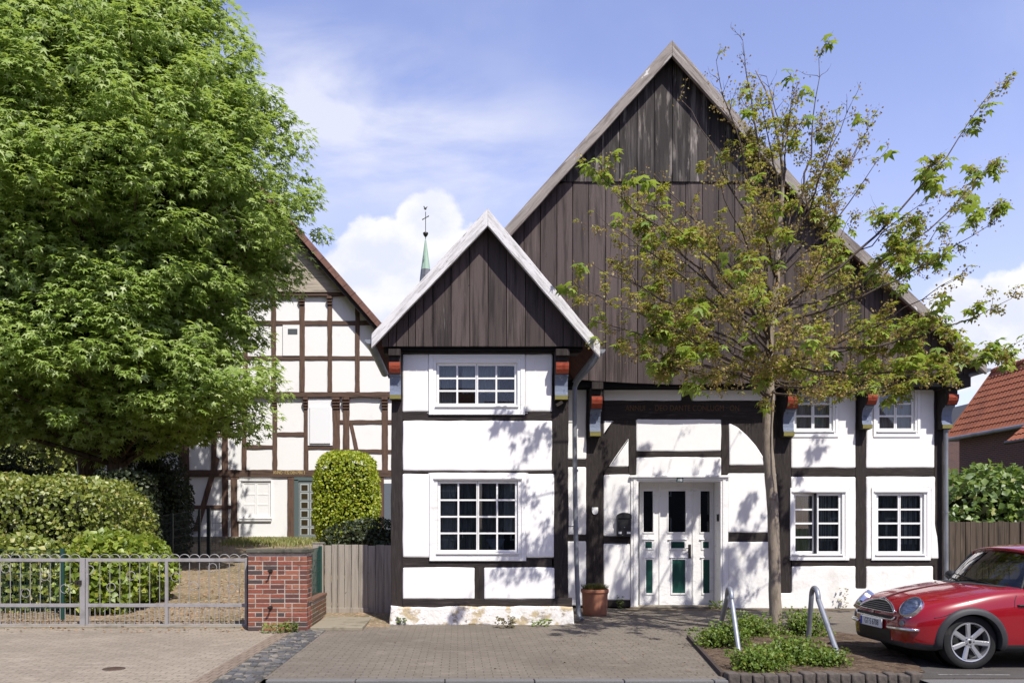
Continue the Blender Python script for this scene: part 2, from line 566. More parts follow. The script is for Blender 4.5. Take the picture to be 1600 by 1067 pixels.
M['green'] = pmat('green_door_paint', (.008, .060, .044), [((.011, .078, .056), 4, (1, 1, 1), .5, .7)], rough=.5, spec=.35)
M['red'] = pmat('red_corbel_paint', (.27, .055, .028), [((.22, .035, .018), 9, (1, 1, 1), .5, .62), ((.33, .085, .045), 12, (1, 1, 1), .6, .72)], rough=.75, spec=.2, bump=.5, bscale=24)
M['corbel_shade'] = pmat('navy_corbel_shade', (.045, .065, .115), [((.08, .10, .15), 9, (1, 1, 1), .5, .7)], rough=.7, spec=.2)  # unused; this navy is cast shade on the blue-grey paint
M['bluegrey'] = pmat('bluegrey_corbel_paint', (.17, .20, .27), [((.10, .12, .175), 12, (1, 1, 1), .55, .68), ((.38, .40, .44), 14, (1, 1, 1), .62, .7)], rough=.75, spec=.2, bump=.5, bscale=24)
M['ochre'] = pmat('ochre_corbel_paint', (.21, .19, .06), [((.24, .20, .06), 14, (1, 1, 1), .5, .65)], rough=.75, spec=.2, bump=.4, bscale=24)
M['zinc'] = pmat('zinc', (.23, .245, .265), [((.16, .17, .19), 3, (1, 1, .6), .45, .7), ((.33, .34, .35), 7, (1, 1, .6), .65, .78)], rough=.5, spec=.5, metal=.35)
M['galv'] = pmat('galvanised_steel', (.27, .29, .33), [((.20, .22, .25), 5, (1, 1, 1), .45, .7), ((.36, .38, .41), 22, (1, 1, 1), .6, .75)], rough=.48, spec=.5, metal=.45)
M['gate'] = pmat('galvanised_gate_steel', (.30, .29, .29), [((.22, .21, .21), 5, (1, 1, 1), .45, .7), ((.42, .41, .41), 20, (1, 1, 1), .62, .75)], rough=.6, spec=.35, metal=.15)
M['black'] = pmat('black_metal', (.014, .014, .015), rough=.42, spec=.45)
M['steel_dark'] = pmat('dark_iron', (.05, .045, .04), rough=.4, spec=.5, metal=.6)
M['rooftile_dark'] = pmat('old_roof_tiles', (.12, .055, .040), [((.06, .035, .03), 6, (1, 1, 1), .45, .7)], rough=.85, spec=.15, bump=.4)
M['lettering'] = pmat('faded_gilt_lettering', (.12, .065, .026), [((.06, .036, .02), 9, (1, 1, 1), .5, .65)], rough=.7)
M['gilt'] = pmat('worn_gilt_lettering', (.55, .42, .18), [((.25, .15, .09), 9, (1, 1, 1), .55, .7)], rough=.7)
M['terracotta'] = pmat('terracotta', (.34, .155, .095), [((.27, .12, .075), 4, (1, 1, .5), .45, .7), ((.46, .27, .19), 6, (1, 1, .4), .6, .75), ((.20, .10, .07), 9, (1, 1, .4), .68, .8)], rough=.85, spec=.15, bump=.15)
M['fencewood'] = pmat('grey_fence_boards', (.31, .275, .23), [((.20, .175, .145), 2.4, (7, 1, .4), .45, .7), ((.30, .26, .21), 3, (8, 1, .3), .55, .72), ((.055, .045, .035), 4, (3, 1, 1.4), .70, .75)], rough=.85, spec=.12, bump=.4, bscale=8, bstretch=(8, 1, .5), island=.25)
M['fencewood_dark'] = pmat('dark_fence_boards', (.085, .066, .050), [((.045, .036, .028), 2.4, (7, 1, .4), .45, .7), ((.15, .125, .10), 3, (8, 1, .3), .58, .74)], rough=.85, spec=.12, bump=.4, bscale=8, bstretch=(8, 1, .5), island=.3)
M['concrete'] = pmat('old_concrete', (.25, .22, .165), [((.17, .15, .105), 4, (1, 1, 1), .5, .7), ((.33, .30, .25), 12, (1, 1, 1), .6, .75)], rough=.92, spec=.1, bump=.4, bscale=22)
M['capstone'] = pmat('mossy_capstone', (.11, .105, .085), [((.06, .06, .045), 6, (1, 1, 1), .5, .7), ((.20, .19, .15), 14, (1, 1, 1), .62, .75)], rough=.92, spec=.1, bump=.5, bscale=22)
M['bricks'] = pmat('red_pillar_bricks', (.2, .06, .045), [((.13, .05, .04), 12, (1, 1, 1), .55, .75)], rough=.85, spec=.2, bump=.5, bscale=30, island=.12,
                   islandcol=[(.27, .098, .058), (.22, .080, .050), (.29, .13, .08), (.17, .064, .045), (.075, .055, .052), (.23, .076, .052), (.11, .050, .042), (.26, .10, .064)])
M['mortar'] = pmat('mortar', (.42, .37, .32), [((.25, .21, .18), 12, (1, 1, 1), .5, .7)], rough=.95, spec=.05, bump=.4)
M['greenwire'] = pmat('green_coated_wire', (.012, .05, .038), rough=.5, spec=.4)
M['darkwire'] = pmat('anthracite_coated_wire', (.015, .024, .022), rough=.5, spec=.4)
M['bark'] = pmat('maple_bark', (.27, .225, .175), [((.15, .125, .095), 4, (3, 3, .8), .47, .70), ((.38, .335, .275), 7, (3, 3, 1), .58, .75), ((.085, .095, .045), 3, (1, 1, .6), .60, .75)], rough=.9, spec=.1, bump=.7, bscale=14, bstretch=(2, 2, .7))
M['twig'] = pmat('maple_twigs', (.095, .072, .058), [((.05, .04, .035), 9, (1, 1, 1), .45, .7)], rough=.85, spec=.15)
M['bark_dark'] = pmat('sweetgum_bark', (.10, .072, .052), [((.032, .024, .018), 4, (3, 3, .6), .45, .68), ((.10, .075, .055), 7, (3, 3, .7), .6, .75)], rough=.92, spec=.1, bump=.8, bscale=14, bstretch=(2, 2, .5))

M['bricks_mossy'] = pmat('mossy_wall_bricks', (.2, .06, .045), [((.11, .10, .055), 5, (1, 1, 1), .45, .65)], rough=.9, spec=.15, bump=.5, bscale=30, island=.12, islandcol=[(.18, .085, .055), (.15, .075, .052), (.12, .07, .055), (.16, .09, .062)])
# ================================================================ the big half-timbered house
DB, DM, DG = 14.4, 17.3, 16.80
house = thing('half_timbered_house', 'white half-timbered house with dark boarded gables and a small gabled bay in front', 'house', (X(1050, DM), DM, 0))

def pts(l, d): return [(X(a, d), Z(b, d)) for a, b in l]
def rect(a, b, c, e): return [(a, e), (c, e), (c, b), (a, b)]

def timber(name, poly, d, mat, parent=house, dep=.10, proud=0.0, wob=.006, jag=.0015, bev=.007):
    mb = MB(); mb.slab(pts(poly, d), d - proud, d + dep, bev, wob, .12, jag=jag)
    return mb.build(name, mat, parent, smooth=False)
def post(a, b, c, e, d=DM, **k): return timber('post', rect(a, b, c, e), d, M['timber_v'], **k)
def beam(a, b, c, e, d=DM, **k): return timber('beam', rect(a, b, c, e), d, M['timber_h'], **k)
def brace(poly, d=DM, mat=None, **k): return timber('brace', poly, d, mat or M['timber_v'], **k)
def panel(poly, d=DM, mat=None, parent=house, bulge=.014, bev=.026, wob=.007):
    mb = MB()
    # soft corners
    p2 = []
    n = len(poly)
    for i in range(n):
        a, b, c = Vector(poly[i - 1]), Vector(poly[i]), Vector(poly[(i + 1) % n])
        r = min(2.2, (a - b).length * .3, (c - b).length * .3)
        p2.append(b + (a - b).normalized() * r)
        p2.append(b + ((a - b).normalized() + (c - b).normalized()) * r * .3)
        p2.append(b + (c - b).normalized() * r)
    mb.slab(pts([(p.x, p.y) for p in p2], d), d - bulge, d + .04, bev, wob, .10)
    return mb.build('plaster_panel', mat or M['plaster'], parent, smooth=True, angle=14)
def R4(a, b, c, e): return rect(a, b, c, e)

def window(parent, o, gl, d, cols, rows, curt=None, split=True, openl=0.0, sillw=4, mat='white_paint', cname='curtain', hood=True, pane='glass'):
    """casing with moulded steps; below it sashes, glass, sill and curtain"""
    ox0, oy0, ox1, oy1 = o; gx0, gy0, gx1, gy1 = gl
    m = M[mat]
    mb = MB()
    sx, sy = 4.2, 4.0                                    # sash frame thickness in px
    ix0, ix1, iy0, iy1 = gx0 - sx, gx1 + sx, gy0 - sy, gy1 + sy
    def fr(x0, y0, x1, y1, a0, b0, a1, b1, yf, yb):
        for (q0, r0, q1, r1) in ((x0, y0, a0, y1), (a1, y0, x1, y1), (a0, y0, a1, b0), (a0, b1, a1, y1)):
            mb.slab(pts(rect(q0, r0, q1, r1), d), yf, yb, .005, .0012, .3)
    k = .42
    mx0, mx1, my0, my1 = ox0 + (ix0 - ox0) * (1 - k), ox1 - (ox1 - ix1) * (1 - k), oy0 + (iy0 - oy0) * (1 - k), oy1 - (oy1 - iy1) * (1 - k)
    fr(ox0, oy0, ox1, oy1, mx0, my0, mx1, my1, d - .032, d + .06)
    fr(mx0, my0, mx1, my1, ix0, iy0, ix1, iy1, d - .018, d + .07)
    if hood:
        mb.cbox((X(mx0 - 1, d), d - .052, Z(my0 + 2.2, d)), (X(mx1 + 1, d), d - .0185, Z(my0 + .2, d)), .004)
    w = mb.build('window', m, parent)
    s = MB(); s.cbox((X(ix0 - 2, d), d - .055, Z(iy1 + 2.6, d)), (X(ix1 + 2, d), d + .02, Z(iy1 + .4, d)), .005)
    s.build('sill', m, w)
    cxm = (gx0 + gx1) / 2
    leaves = [(gx0, cxm - 2.2), (cxm + 2.2, gx1)] if split else [(gx0, gx1)]
    nc = cols // len(leaves)
    dz = d + .022
    for li, (a, b) in enumerate(leaves):
        s = MB()
        bar = 1.35
        lx0 = a - sx + .3; lx1 = (cxm - .25) if (split and li == 0) else b + sx - .3
        if split and li == 1: lx0 = cxm + .25
        for (q0, r0, q1, r1) in ((lx0, iy0 + .3, a, iy1 - .3), (b, iy0 + .3, lx1, iy1 - .3), (a, iy0 + .3, b, gy0), (a, gy1, b, iy1 - .3)):
            s.slab(pts(rect(q0, r0, q1, r1), d), dz, dz + .04, .004, .0008, .4)
        for i in range(1, nc):
            c = a + (b - a) * i / nc
            s.slab(pts(rect(c - bar, gy0, c + bar, gy1), d), dz + .006, dz + .036, .003, .0006, .4)
        for j in range(1, rows):
            c = gy0 + (gy1 - gy0) * j / rows
            for i in range(nc):
                q0 = a + (b - a) * i / nc + (bar if i else 0); q1 = a + (b - a) * (i + 1) / nc - (bar if i < nc - 1 else 0)
                s.slab(pts(rect(q0, c - bar, q1, c + bar), d), dz + .006, dz + .036, .003, .0006, .4)
        p = MB(); p.box((X(a - .5, d), dz + .020, Z(gy1 + .5, d)), (X(b + .5, d), dz + .024, Z(gy0 - .5, d)))
        if openl and li == 0:
            hinge = Vector((X(lx0, d), dz, 0))
            rot = Matrix.Translation(hinge) @ Matrix.Rotation(math.radians(openl), 4, 'Z') @ Matrix.Translation(-hinge)
            for q in (s, p): q.v = [tuple(rot @ Vector(v)) for v in q.v]
        s.build('sash', m, w)
        p.build('pane', M[pane], w)
    if curt:
        for (a, b, y0, y1, mt) in curt:
            c = MB(); rows_ = []
            nn = 40
            for zz in (y0, y1):
                rows_.append([Vector((X(a + (b - a) * i / nn, d), d + .16 + .018 * math.sin(i * 1.35) + .01 * math.sin(i * .5), Z(zz, d))) for i in range(nn + 1)])
            c.grid(rows_)
            c.build(cname, M[mt], w, smooth=True, fix=False)
    return w

# ---------------------------------------------------------------- bay front (d = DB)
post(611, 620, 629, 948, DB, wob=.010); post(862, 620, 888, 944, DB, wob=.012)
post(611, 552, 628, 620, DB); post(865, 552, 887, 620, DB)
beam(600, 541, 905, 553, DB, proud=.07, dep=.2)
beam(629, 643, 862, 657, DB, wob=.012); beam(629, 735, 863, 739.5, DB, wob=.012); beam(629, 871, 866, 886, DB, wob=.010)
post(742, 886, 756, 936, DB); beam(629, 935, 893, 948, DB, proud=.012, wob=.014)
for q in ((629, 553, 670, 643.5), (820, 553, 863, 643.5), (629, 657, 863, 735.5), (629, 740, 672, 871), (821, 740, 866, 871), (629, 886, 742, 936), (756, 886, 867, 936)):
    panel(R4(*q), DB)
panel(R4(666, 643, 826, 647), DB, bulge=.004)
panel(R4(668, 737, 826, 741), DB, bulge=.004)
window(house, (670, 554, 820, 648), (686, 571, 804, 630), DB, 4, 3, [(684, 716, 568, 634, 'curtain_grey'), (722, 782, 568, 612, 'curtain_grey'), (786, 806, 568, 634, 'dark')], hood=False)  # last hanging takes the near-black interior colour
window(house, (671, 740, 822, 876), (688, 755, 805, 859), DB, 4, 4, [(686, 712, 752, 862, 'curtain_grey'), (788, 807, 752, 835, 'curtain_grey'), (712, 788, 752, 862, 'curtain_dark')], mat='white_old')
mb = MB(); mb.slab(pts([(608, 977), (899, 977), (896, 946), (630, 948), (611, 946)], DB), DB - .05, DB + .2, .03, .02, .09)
mb.build('plinth', M['plinth'], house)

def corbel(x0, x1, y0, y1, d, out=.30):
    """carved bracket: dark head, red quarter-round, blue-grey hollow, ochre foot"""
    xa, xb = X(x0, d), X(x1, d); zt, zb = Z(y0, d), Z(y1, d); h = zt - zb
    prof = [(0, .34, 0), (.13, .34, 0), (.13, .26, 0), (.25, .26, 0), (.26, .30, 1), (.33, .305, 1), (.40, .29, 1), (.48, .25, 1), (.485, .21, 2), (.52, .205, 2), (.54, .16, 2), (.62, .135, 2), (.72, .12, 2), (.82, .125, 2), (.90, .14, 2), (.905, .155, 3), (.985, .15, 3), (1.0, .05, 0)]
    mb = MB()
    bm_v = []
    i0 = 4
    for t, o, k in prof:
        z = zt - h * t; y = d - o * out / .30
        ins = .004 if k else 0
        bm_v += [(xa + ins, y, z), (xb - ins, y, z)]
    n = len(prof)
    fs = []; mi = []
    for i in range(n - 1):
        fs.append((2 * i, 2 * i + 1, 2 * i + 3, 2 * i + 2)); mi.append(prof[i][2] if prof[i][2] == prof[i + 1][2] else 0)
    base = len(bm_v)
    for t, o, k in prof:
        bm_v += [(xa, d + .03, zt - h * t), (xb, d + .03, zt - h * t)]
    for i in range(n - 1):
        fs.append((2 * i, 2 * i + 2, base + 2 * i + 2, base + 2 * i)); mi.append(0)
        fs.append((2 * i + 1, base + 2 * i + 1, base + 2 * i + 3, 2 * i + 3)); mi.append(0)
    fs.append((0, base, base + 1, 1)); mi.append(0)
    mb.v = bm_v; mb.f = [list(f) for f in fs]; mb.mi = mi
    return mb.build('corbel', [M['timber_v'], M['red'], M['bluegrey'], M['ochre']], house)
corbel(609.5, 627.5, 551, 626, DB, .28); corbel(865.5, 886, 551, 627, DB, .28)
mb = MB(); mb.obox((X(873, DB), DB - .06, Z(632, DB)), (.05, 0, .03), (0, .07, 0), (-.015, 0, .022)); mb.build('peg', M['timber_h'], house)

# ---------------------------------------------------------------- gable boards
def boards(edges, ybot, ytop, d, mat, apex=None, th=.024, name='gable_boarding', vary=.006):
    mb = MB()
    for a, b in zip(edges[:-1], edges[1:]):
        gp = .45
        a2, b2 = a + gp, b - gp
        poly = [(a2, ybot(a2)), (b2, ybot(b2)), (b2, ytop(b2))]
        if apex and a2 < apex[0] < b2: poly.append(apex)
        poly.append((a2, ytop(a2)))
        if poly[0][1] - ytop(a2) < 1 and poly[1][1] - ytop(b2) < 1: continue
        o = rng.uniform(-vary, vary)
        mb.slab(pts(poly, d), d + o, d + th + .02, .004, .0015, .3)
    return mb.build(name, mat, house)
def pl(x, l):
    for (a, b), (c, e) in zip(l[:-1], l[1:]):
        if x <= c: return b + (e - b) * (x - a) / (c - a)
    return l[-1][1]
DBG, DBB = DB - .26, DB - .50                                       # bay boards, bay bargeboard planes
bayroof = [(576, 526), (762, 327), (938, 538)]
byt = lambda x: pl(x, [(580, 540), (762, 340), (934, 548)])
ed = [596, 607, 619.5, 638, 649, 661, 676.5, 705, 734, 762.5, 791.5, 821, 850.5, 880, 909, 925]
boards(ed, lambda x: 541, byt, DBG, M['boards'], apex=(762, 340))
mainroof = [(640, 523), (1050, 64), (1307, 352), (1460, 492), (1542, 567)]
myt = lambda x: pl(x, [(640, 535), (1050, 80), (1307, 366), (1460, 505), (1530, 568)])
mbot = lambda x: pl(x, [(640, 592), (905, 592.5), (925, 595), (1000, 599), (1060, 601), (1190, 598), (1337, 592), (1520, 585)])
up = [830 + 27.6 * i for i in range(20)]
boards([e for e in up if 840 < e < 1270], lambda x: 284, myt, DG - .035, M['boards_worn'], apex=(1050, 80))
lo = [692 + 25.4 * i + rng.uniform(-1.5, 1.5) for i in range(33)]
boards([e for e in lo if e < 1519] + [1518], lambda x: mbot(x), lambda x: max(myt(x), 281), DG, M['boards'])

m_ = MB()
m_.prism([(X(a, DG), DG + .05, Z(b, DG)) for a, b in ((640, 592), (640, 545), (1050, 90), (1307, 376), (1505, 560), (1515, 584), (1190, 596), (1060, 598))], (0, .02, 0))
m_.prism([(X(a, DBG), DBG + .05, Z(b, DBG)) for a, b in ((600, 540), (762, 352), (920, 540))], (0, .02, 0))
m_.build('board_light_block', M['dark'], house)  # unseen dark sheet added to keep sky light out of the board gaps
# ---------------------------------------------------------------- bargeboards and roofs
def barge(outer, thick, d, mat, th=.05, name='bargeboard'):
    """one board per straight run of the roof edge"""
    for i in range(len(outer) - 1):
        (a, b), (c, e) = outer[i], outer[i + 1]
        mb = MB()
        mb.slab(pts([(a, b), (c, e), (c, e + thick[i + 1]), (a, b + thick[i])], d), d - .025, d + th, .007, .004, .2, jag=.002)
        mb.build(name, mat, house)
barge([(580.5, 522), (762, 326.5)], [22, 27], DBB, M['barge_white_l'])
barge([(762, 326.5), (937, 536)], [27, 22], DBB, M['barge_white_r'])
DMB = DG - .29
barge([(640, 523), (1050, 64)], [23, 24], DMB, M['barge_grey_l'])
barge([(1050, 64), (1307, 352), (1460, 492), (1541, 566)], [24, 22, 20, 18], DMB, M['barge_grey_r'])
def roof(line, d0, d1, thick, mat, dref):
    mb = MB()
    n = len(line)
    o = [Vector((X(a, dref), 0, Z(b, dref) + .02)) for a, b in line]
    lo = [Vector((p.x, 0, p.z - thick)) for p in o]
    vs = []
    for y in (d0, d1):
        vs += [(p.x, y, p.z) for p in o] + [(p.x, y, p.z) for p in lo]
    fs = []
    for i in range(n - 1):
        fs += [(i, i + 1, 2 * n + i + 1, 2 * n + i), (n + i, 3 * n + i, 3 * n + i + 1, n + i + 1), (i, n + i, n + i + 1, i + 1), (2 * n + i, 2 * n + i + 1, 3 * n + i + 1, 3 * n + i)]
    fs += [(0, 2 * n, 3 * n, n), (n - 1, 2 * n - 1, 4 * n - 1, 3 * n - 1)]
    mb.add(vs, fs)
    return mb.build('roof', mat, house)
roof([(580.5, 522), (762, 326.5), (937, 536)], DBB + .055, DG + .6, .14, M['rooftile_dark'], DBB)
roof([(640, 523), (1050, 64), (1307, 352), (1460, 492), (1541, 566)], DMB + .055, 29.0, .16, M['rooftile_dark'], DMB)

# ---------------------------------------------------------------- main front (d = DM)
beam(886, 596, 1480, 607.5, DM, proud=.10, dep=.2, wob=.012)
for q in ((886, 607, 916, 717), (886, 729, 916, 835), (886, 845, 916, 946)): panel(R4(*q))
beam(886, 717, 916, 729); beam(886, 835, 916, 845)
post(916, 603, 943, 942, wob=.010)
panel(R4(943, 608, 1065, 626)); panel(R4(1082, 608, 1213, 626)); post(1065, 606, 1082, 627)
beam(943, 626, 1213, 656, proud=.01, wob=.008)
panel([(943, 681), (960, 657), (943, 657)])
brace([(943, 682), (960, 656), (983, 656), (983, 684), (971, 699), (959, 716), (951, 730), (943, 730)])
panel([(951, 729), (982, 729), (982, 684.5), (971, 699.5), (960, 715)])
post(982, 656, 994, 741); post(1127, 656, 1139, 741)
panel(R4(994, 654, 1127, 705)); beam(994, 705, 1127, 714, wob=.012); panel(R4(994, 714, 1127, 743))
beam(943, 730, 982, 741); beam(1139, 727, 1213, 739, wob=.010)
arc = [(1139, 661), (1153, 668), (1168, 681), (1182, 697), (1193, 714), (1198, 727)]
panel([(1139, 727)] + [(a, b) for a, b in reversed(arc)])
brace([(1139, 656), (1213, 656), (1213, 727)] + list(reversed(arc)))
panel(R4(943, 741, 985, 837)); beam(943, 837, 985, 849); panel(R4(943, 849, 985, 937)); beam(943, 937, 985, 948)
panel(R4(1137, 739, 1213, 832)); beam(1137, 832, 1213, 846, wob=.010); panel(R4(1137, 846, 1213, 951), mat=M['plaster_base'])
post(1213, 603, 1236, 926, wob=.010); post(1337, 603, 1353, 919, wob=.010); post(1460, 600, 1480, 906, wob=.010)
panel([(1309, 607), (1309, 683), (1236, 683), (1236, 731), (1337, 731), (1337, 607)])
panel([(1353, 607), (1353, 731), (1460, 731), (1460, 607), (1437, 607), (1437, 683), (1364, 683), (1364, 607)])
beam(1236, 731, 1337, 744, wob=.009); beam(1353, 731, 1460, 743, wob=.009)
panel([(1236, 744.5), (1236, 763), (1326, 763), (1326, 873), (1337, 873), (1337, 744.5)])
panel([(1353, 744.5), (1353, 873), (1361, 873), (1361, 763), (1453, 763), (1453, 873), (1467, 873), (1465, 840), (1461, 820), (1461, 744.5)], bulge=.02)
beam(1237, 873, 1337, 884, wob=.008); beam(1353, 873, 1460, 884, wob=.008)
panel([(1237, 884), (1237, 926), (1213, 926), (1213, 951.5), (1482, 951.5), (1482, 906), (1458, 906), (1458, 884), (1353, 884), (1353, 919), (1337, 919), (1337, 884)], mat=M['plaster_base'])
window(house, (1234, 603, 1309, 683), (1245, 611, 1297, 669), DM, 2, 3, [(1243, 1300, 608, 672, 'curtain')], hood=False)
window(house, (1364, 605, 1437, 683), (1375, 611, 1425, 669), DM, 2, 3, [(1373, 1428, 608, 672, 'curtain_grey')], hood=False)
window(house, (1234, 762, 1326, 875), (1244, 774, 1311, 861), DM, 2, 4, [(1282, 1313, 770, 845, 'curtain_grey'), (1243, 1312, 771, 866, 'curtain_dark')], openl=14)
window(house, (1361, 762, 1453, 875), (1373, 774, 1439, 861), DM, 2, 4, [(1409, 1441, 770, 850, 'curtain_grey'), (1371, 1441, 771, 866, 'curtain_dark')])
for a, b in ((919, 936), (1218, 1235), (1340, 1355), (1463, 1479)): corbel(a, b, 603, 684 if a < 1300 else 672, DM, .44)

# carved inscription on the door beam
text_mesh('ANNUI  -  DEO DANTE CONLUGM · ON', .165, 'inscription', M['lettering'], house,
          Matrix.Translation((X(1066, DM), DM - .0145, Z(638, DM))) @ Matrix.Rotation(math.radians(90), 4, 'X'), .002, sx=.80)

# ---------------------------------------------------------------- front door
DD = DM + .42
def dz(px, py, d=DD): return (X(px, d), d, Z(py, d))
mb = MB()
def sl(m_, r, d, yf, yb, bev=.006, wob=.001): m_.slab(pts(rect(*r), d), yf, yb, bev, wob, .3)
sl(mb, (985, 743, 997, 948), DM, DM - .035, DD + .04); sl(mb, (1125, 743, 1137, 948), DM, DM - .035, DD + .04)
sl(mb, (997, 743, 1125, 752), DM, DM - .035, DD + .04)
sl(mb, (989, 747, 994, 947), DM, DM - .05, DM - .03); sl(mb, (1128, 747, 1133, 947), DM, DM - .05, DM - .03)
mb.cbox((X(983, DM), DM - .085, Z(746, DM)), (X(1139, DM), DM - .034, Z(742.5, DM)), .006)
mb.cbox((X(986, DM), DM - .06, Z(749, DM)), (X(1136, DM), DM - .034, Z(746.4, DM)), .005)
door = mb.build('front_door', M['white_old'], house)
def leaf(x0, x1, glass, small, low, louvre=False):
    m_ = MB()
    y0, y1 = 753.5, 947
    gx0, gx1 = glass; sx0, sx1 = small; lx0, lx1 = low
    gy0, gy1, sy0, sy1, ly0, ly1 = 767, 831, 846, 856, 874, 926
    f, b = DD - .02, DD + .03
    sl(m_, (x0, y0, x1, gy0), DD, f, b); sl(m_, (x0, gy0, gx0, gy1), DD, f, b); sl(m_, (gx1, gy0, x1, gy1), DD, f, b)
    sl(m_, (x0, gy1, x1, y1), DD, f, b)
    # raised mouldings round the panels
    for (a, b0, c, e, w) in ((gx0, gy0, gx1, gy1, 2.0), (sx0, sy0, sx1, sy1, 2.6), (lx0, ly0, lx1, ly1, 2.6)):
        for r in ((a - w, b0 - w, a, e + w), (c, b0 - w, c + w, e + w), (a, b0 - w, c, b0), (a, e, c, e + w)):
            sl(m_, r, DD, f - .014, f + .004, .004)
    m_.cbox(dz(sx0 - 4.2, 843.2, f - .03), dz(sx1 + 4.2, 841.6, f + .002), .004)
    m_.cbox(dz(lx0 - 3.6, 871.2, f - .028), dz(lx1 + 3.6, 869.8, f + .002), .004)
    m_.cbox(dz(gx0 - 3.0, 765.0, f - .028), dz(gx1 + 3.0, 763.4, f + .002), .004)
    lf = m_.build('door_leaf', M['white_old'], door)
    g_ = MB(); g_.box(dz(gx0 - .3, gy0 - .3, DD + .006), dz(gx1 + .3, gy1 + .3, DD + .010)); g_.build('glass_pane', M['glass'], door)
    p_ = MB(); sl(p_, (sx0, sy0, sx1, sy1), DD, f - .006, f + .003, .003)
    if louvre:
        for k in range(4): p_.obox(((X(sx0, DD) + X(sx1, DD)) / 2, f - .012, Z(sy0 + 1.3 + k * 2.5, DD)), (X(sx1, DD) / 2 - X(sx0, DD) / 2 - .005, 0, 0), (0, .008, .006), (0, -.002, .003))
    p_.build('upper_green_panel', M['green'], door)
    p_ = MB(); sl(p_, (lx0, ly0, lx1, ly1), DD, f - .006, f + .003, .003); p_.build('lower_green_panel', M['green'], door)
leaf(999, 1030, (1005, 1020), (1008, 1018), (1009, 1019))
leaf(1031, 1082, (1044, 1071), (1048, 1069), (1050, 1070), True)
leaf(1083, 1115, (1094, 1109), (1097.6, 1107), (1098, 1108))
m_ = MB()
for x in (1030.5, 1082.5): m_.tube([dz(x, 754, DD - .026), dz(x, 946.5, DD - .026)], .016, 8)
m_.build('cover_strip', M['white_old'], door)
m_ = MB(); m_.cbox(dz(1075.6, 872, DD - .034), dz(1079.6, 850, DD - .018), .008)
m_.tube([dz(1077.6, 856, DD - .03), dz(1077.6, 856, DD - .085), dz(1074, 856.4, DD - .095), dz(1069.6, 857.2, DD - .092)], [.011, .011, .010, .008], 8)
m_.lathe([(.0, -.012), (.016, -.012), (.016, 0)], dz(1077.6, 865, DD - .034), 'y', 12)
m_.build('handle', M['steel_dark'], door)
m_ = MB(); m_.box((X(1125, DM) - .026, DM + .06, Z(814, DM)), (X(1125, DM) - .006, DM + .14, Z(803, DM))); m_.build('doorbell', M['black'], door)
m_ = MB(); m_.box(dz(998, 948, DD + .6), dz(1127, 752, DD + .62)); m_.build('hallway_dark_sheet', M['dark'], door)  # near-black sheet, darkness behind the door put into its colour
m_ = MB(); m_.cbox((X(984, DM), DM - .05, 0), (X(1138, DM), DM + .35, Z(947, DM)), .01); m_.build('doorstep', M['concrete'], house)
m_ = MB(); m_.cbox((X(1056, DM), DM - .062, Z(753.5, DM)), (X(1066.5, DM), DM - .0355, Z(745.5, DM)), .003)
num = m_.build('house_number', pmat('number_plate_blue', (.075, .10, .105), rough=.4), house)
text_mesh('10', .085, 'digits', M['white_paint'], num, Matrix.Translation((X(1061.2, DM), DM - .0635, Z(749.6, DM))) @ Matrix.Rotation(math.radians(90), 4, 'X'), .001)
sh = [(-1, 1), (1, 1), (1, -.1), (.8, -.62), (.4, -.92), (0, -1), (-.4, -.92), (-.8, -.62), (-1, -.1)]
m_ = MB(); m_.prism([(X(929.5, DM) + a * .062, DM - .022, Z(798, DM) + b * .075) for a, b in sh], (0, .02, 0)); m_.build('shield_badge', M['white_paint'], house)

# ---------------------------------------------------------------- gutters and downpipes
def gutter(x, z, y0, y1, r=.075):
    mb = MB(); rows = []
    n = 12
    for y in (y0, y1):
        a = [Vector((x + r * math.cos(math.pi + math.pi * k / n), y, z + r * math.sin(math.pi + math.pi * k / n))) for k in range(n + 1)]
        b = [Vector((x + (r - .006) * math.cos(2 * math.pi - math.pi * k / n), y, z + (r - .006) * math.sin(2 * math.pi - math.pi * k / n))) for k in range(n + 1)]
        rows.append(a + b)
    mb.grid(rows, closed=True)
    for y in (y0 + .002, y1):
        mb.add([(x + r * .98 * math.cos(math.pi + math.pi * k / n), y, z + r * .98 * math.sin(math.pi + math.pi * k / n)) for k in range(n + 1)], [tuple(range(n + 1))])
    return mb.build('gutter', M['zinc'], house, smooth=True, angle=40)
gutter(X(579, DBB) - .03, Z(530, DBB), DBB + .02, DM - .35)
gutter(X(937, DBB) + .03, Z(545, DBB), DBB + .02, DM - .35)
DP = DB + .30
mb = MB(); mb.tube(smooth_path([P(935, 550, DBB + .1), P(930, 563, DBB + .14), P(915, 582, DBB + .4), P(900, 600, DP), P(898, 625, DP), P(898.5, 760, DP), P(901, 880, DP), P(904, 955, DP), P(909, 968, DP - .1)], 6), .042, 12)
for y in (735, 825): mb.lathe([(.042, -.02), (.05, -.02), (.05, .02), (.042, .02)], P(899 + (y - 735) * .01, y, DP), 'z', 14)
for y in (660, 822): mb.box(P(886, y - .8, DP + .0), P(898, y + .8, DP + .03))
mb.build('downpipe', M['zinc'], house, smooth=True, angle=50)
gutter(X(1541, DMB) + .04, Z(575, DMB), DMB + .02, 28)
d2 = DM - .12
mb = MB(); mb.tube(smooth_path([P(1533, 580, DMB + .3), P(1512, 588, DMB + .32), P(1500, 598, d2), P(1484, 618, d2), P(1478.5, 645, d2), P(1478, 760, d2), P(1478.5, 948, d2)], 6), .045, 12)
for y in (655, 800): mb.lathe([(.045, -.02), (.054, -.02), (.054, .02), (.045, .02)], P(1478, y, d2), 'z', 14)
mb.build('downpipe', M['zinc'], house, smooth=True, angle=50)
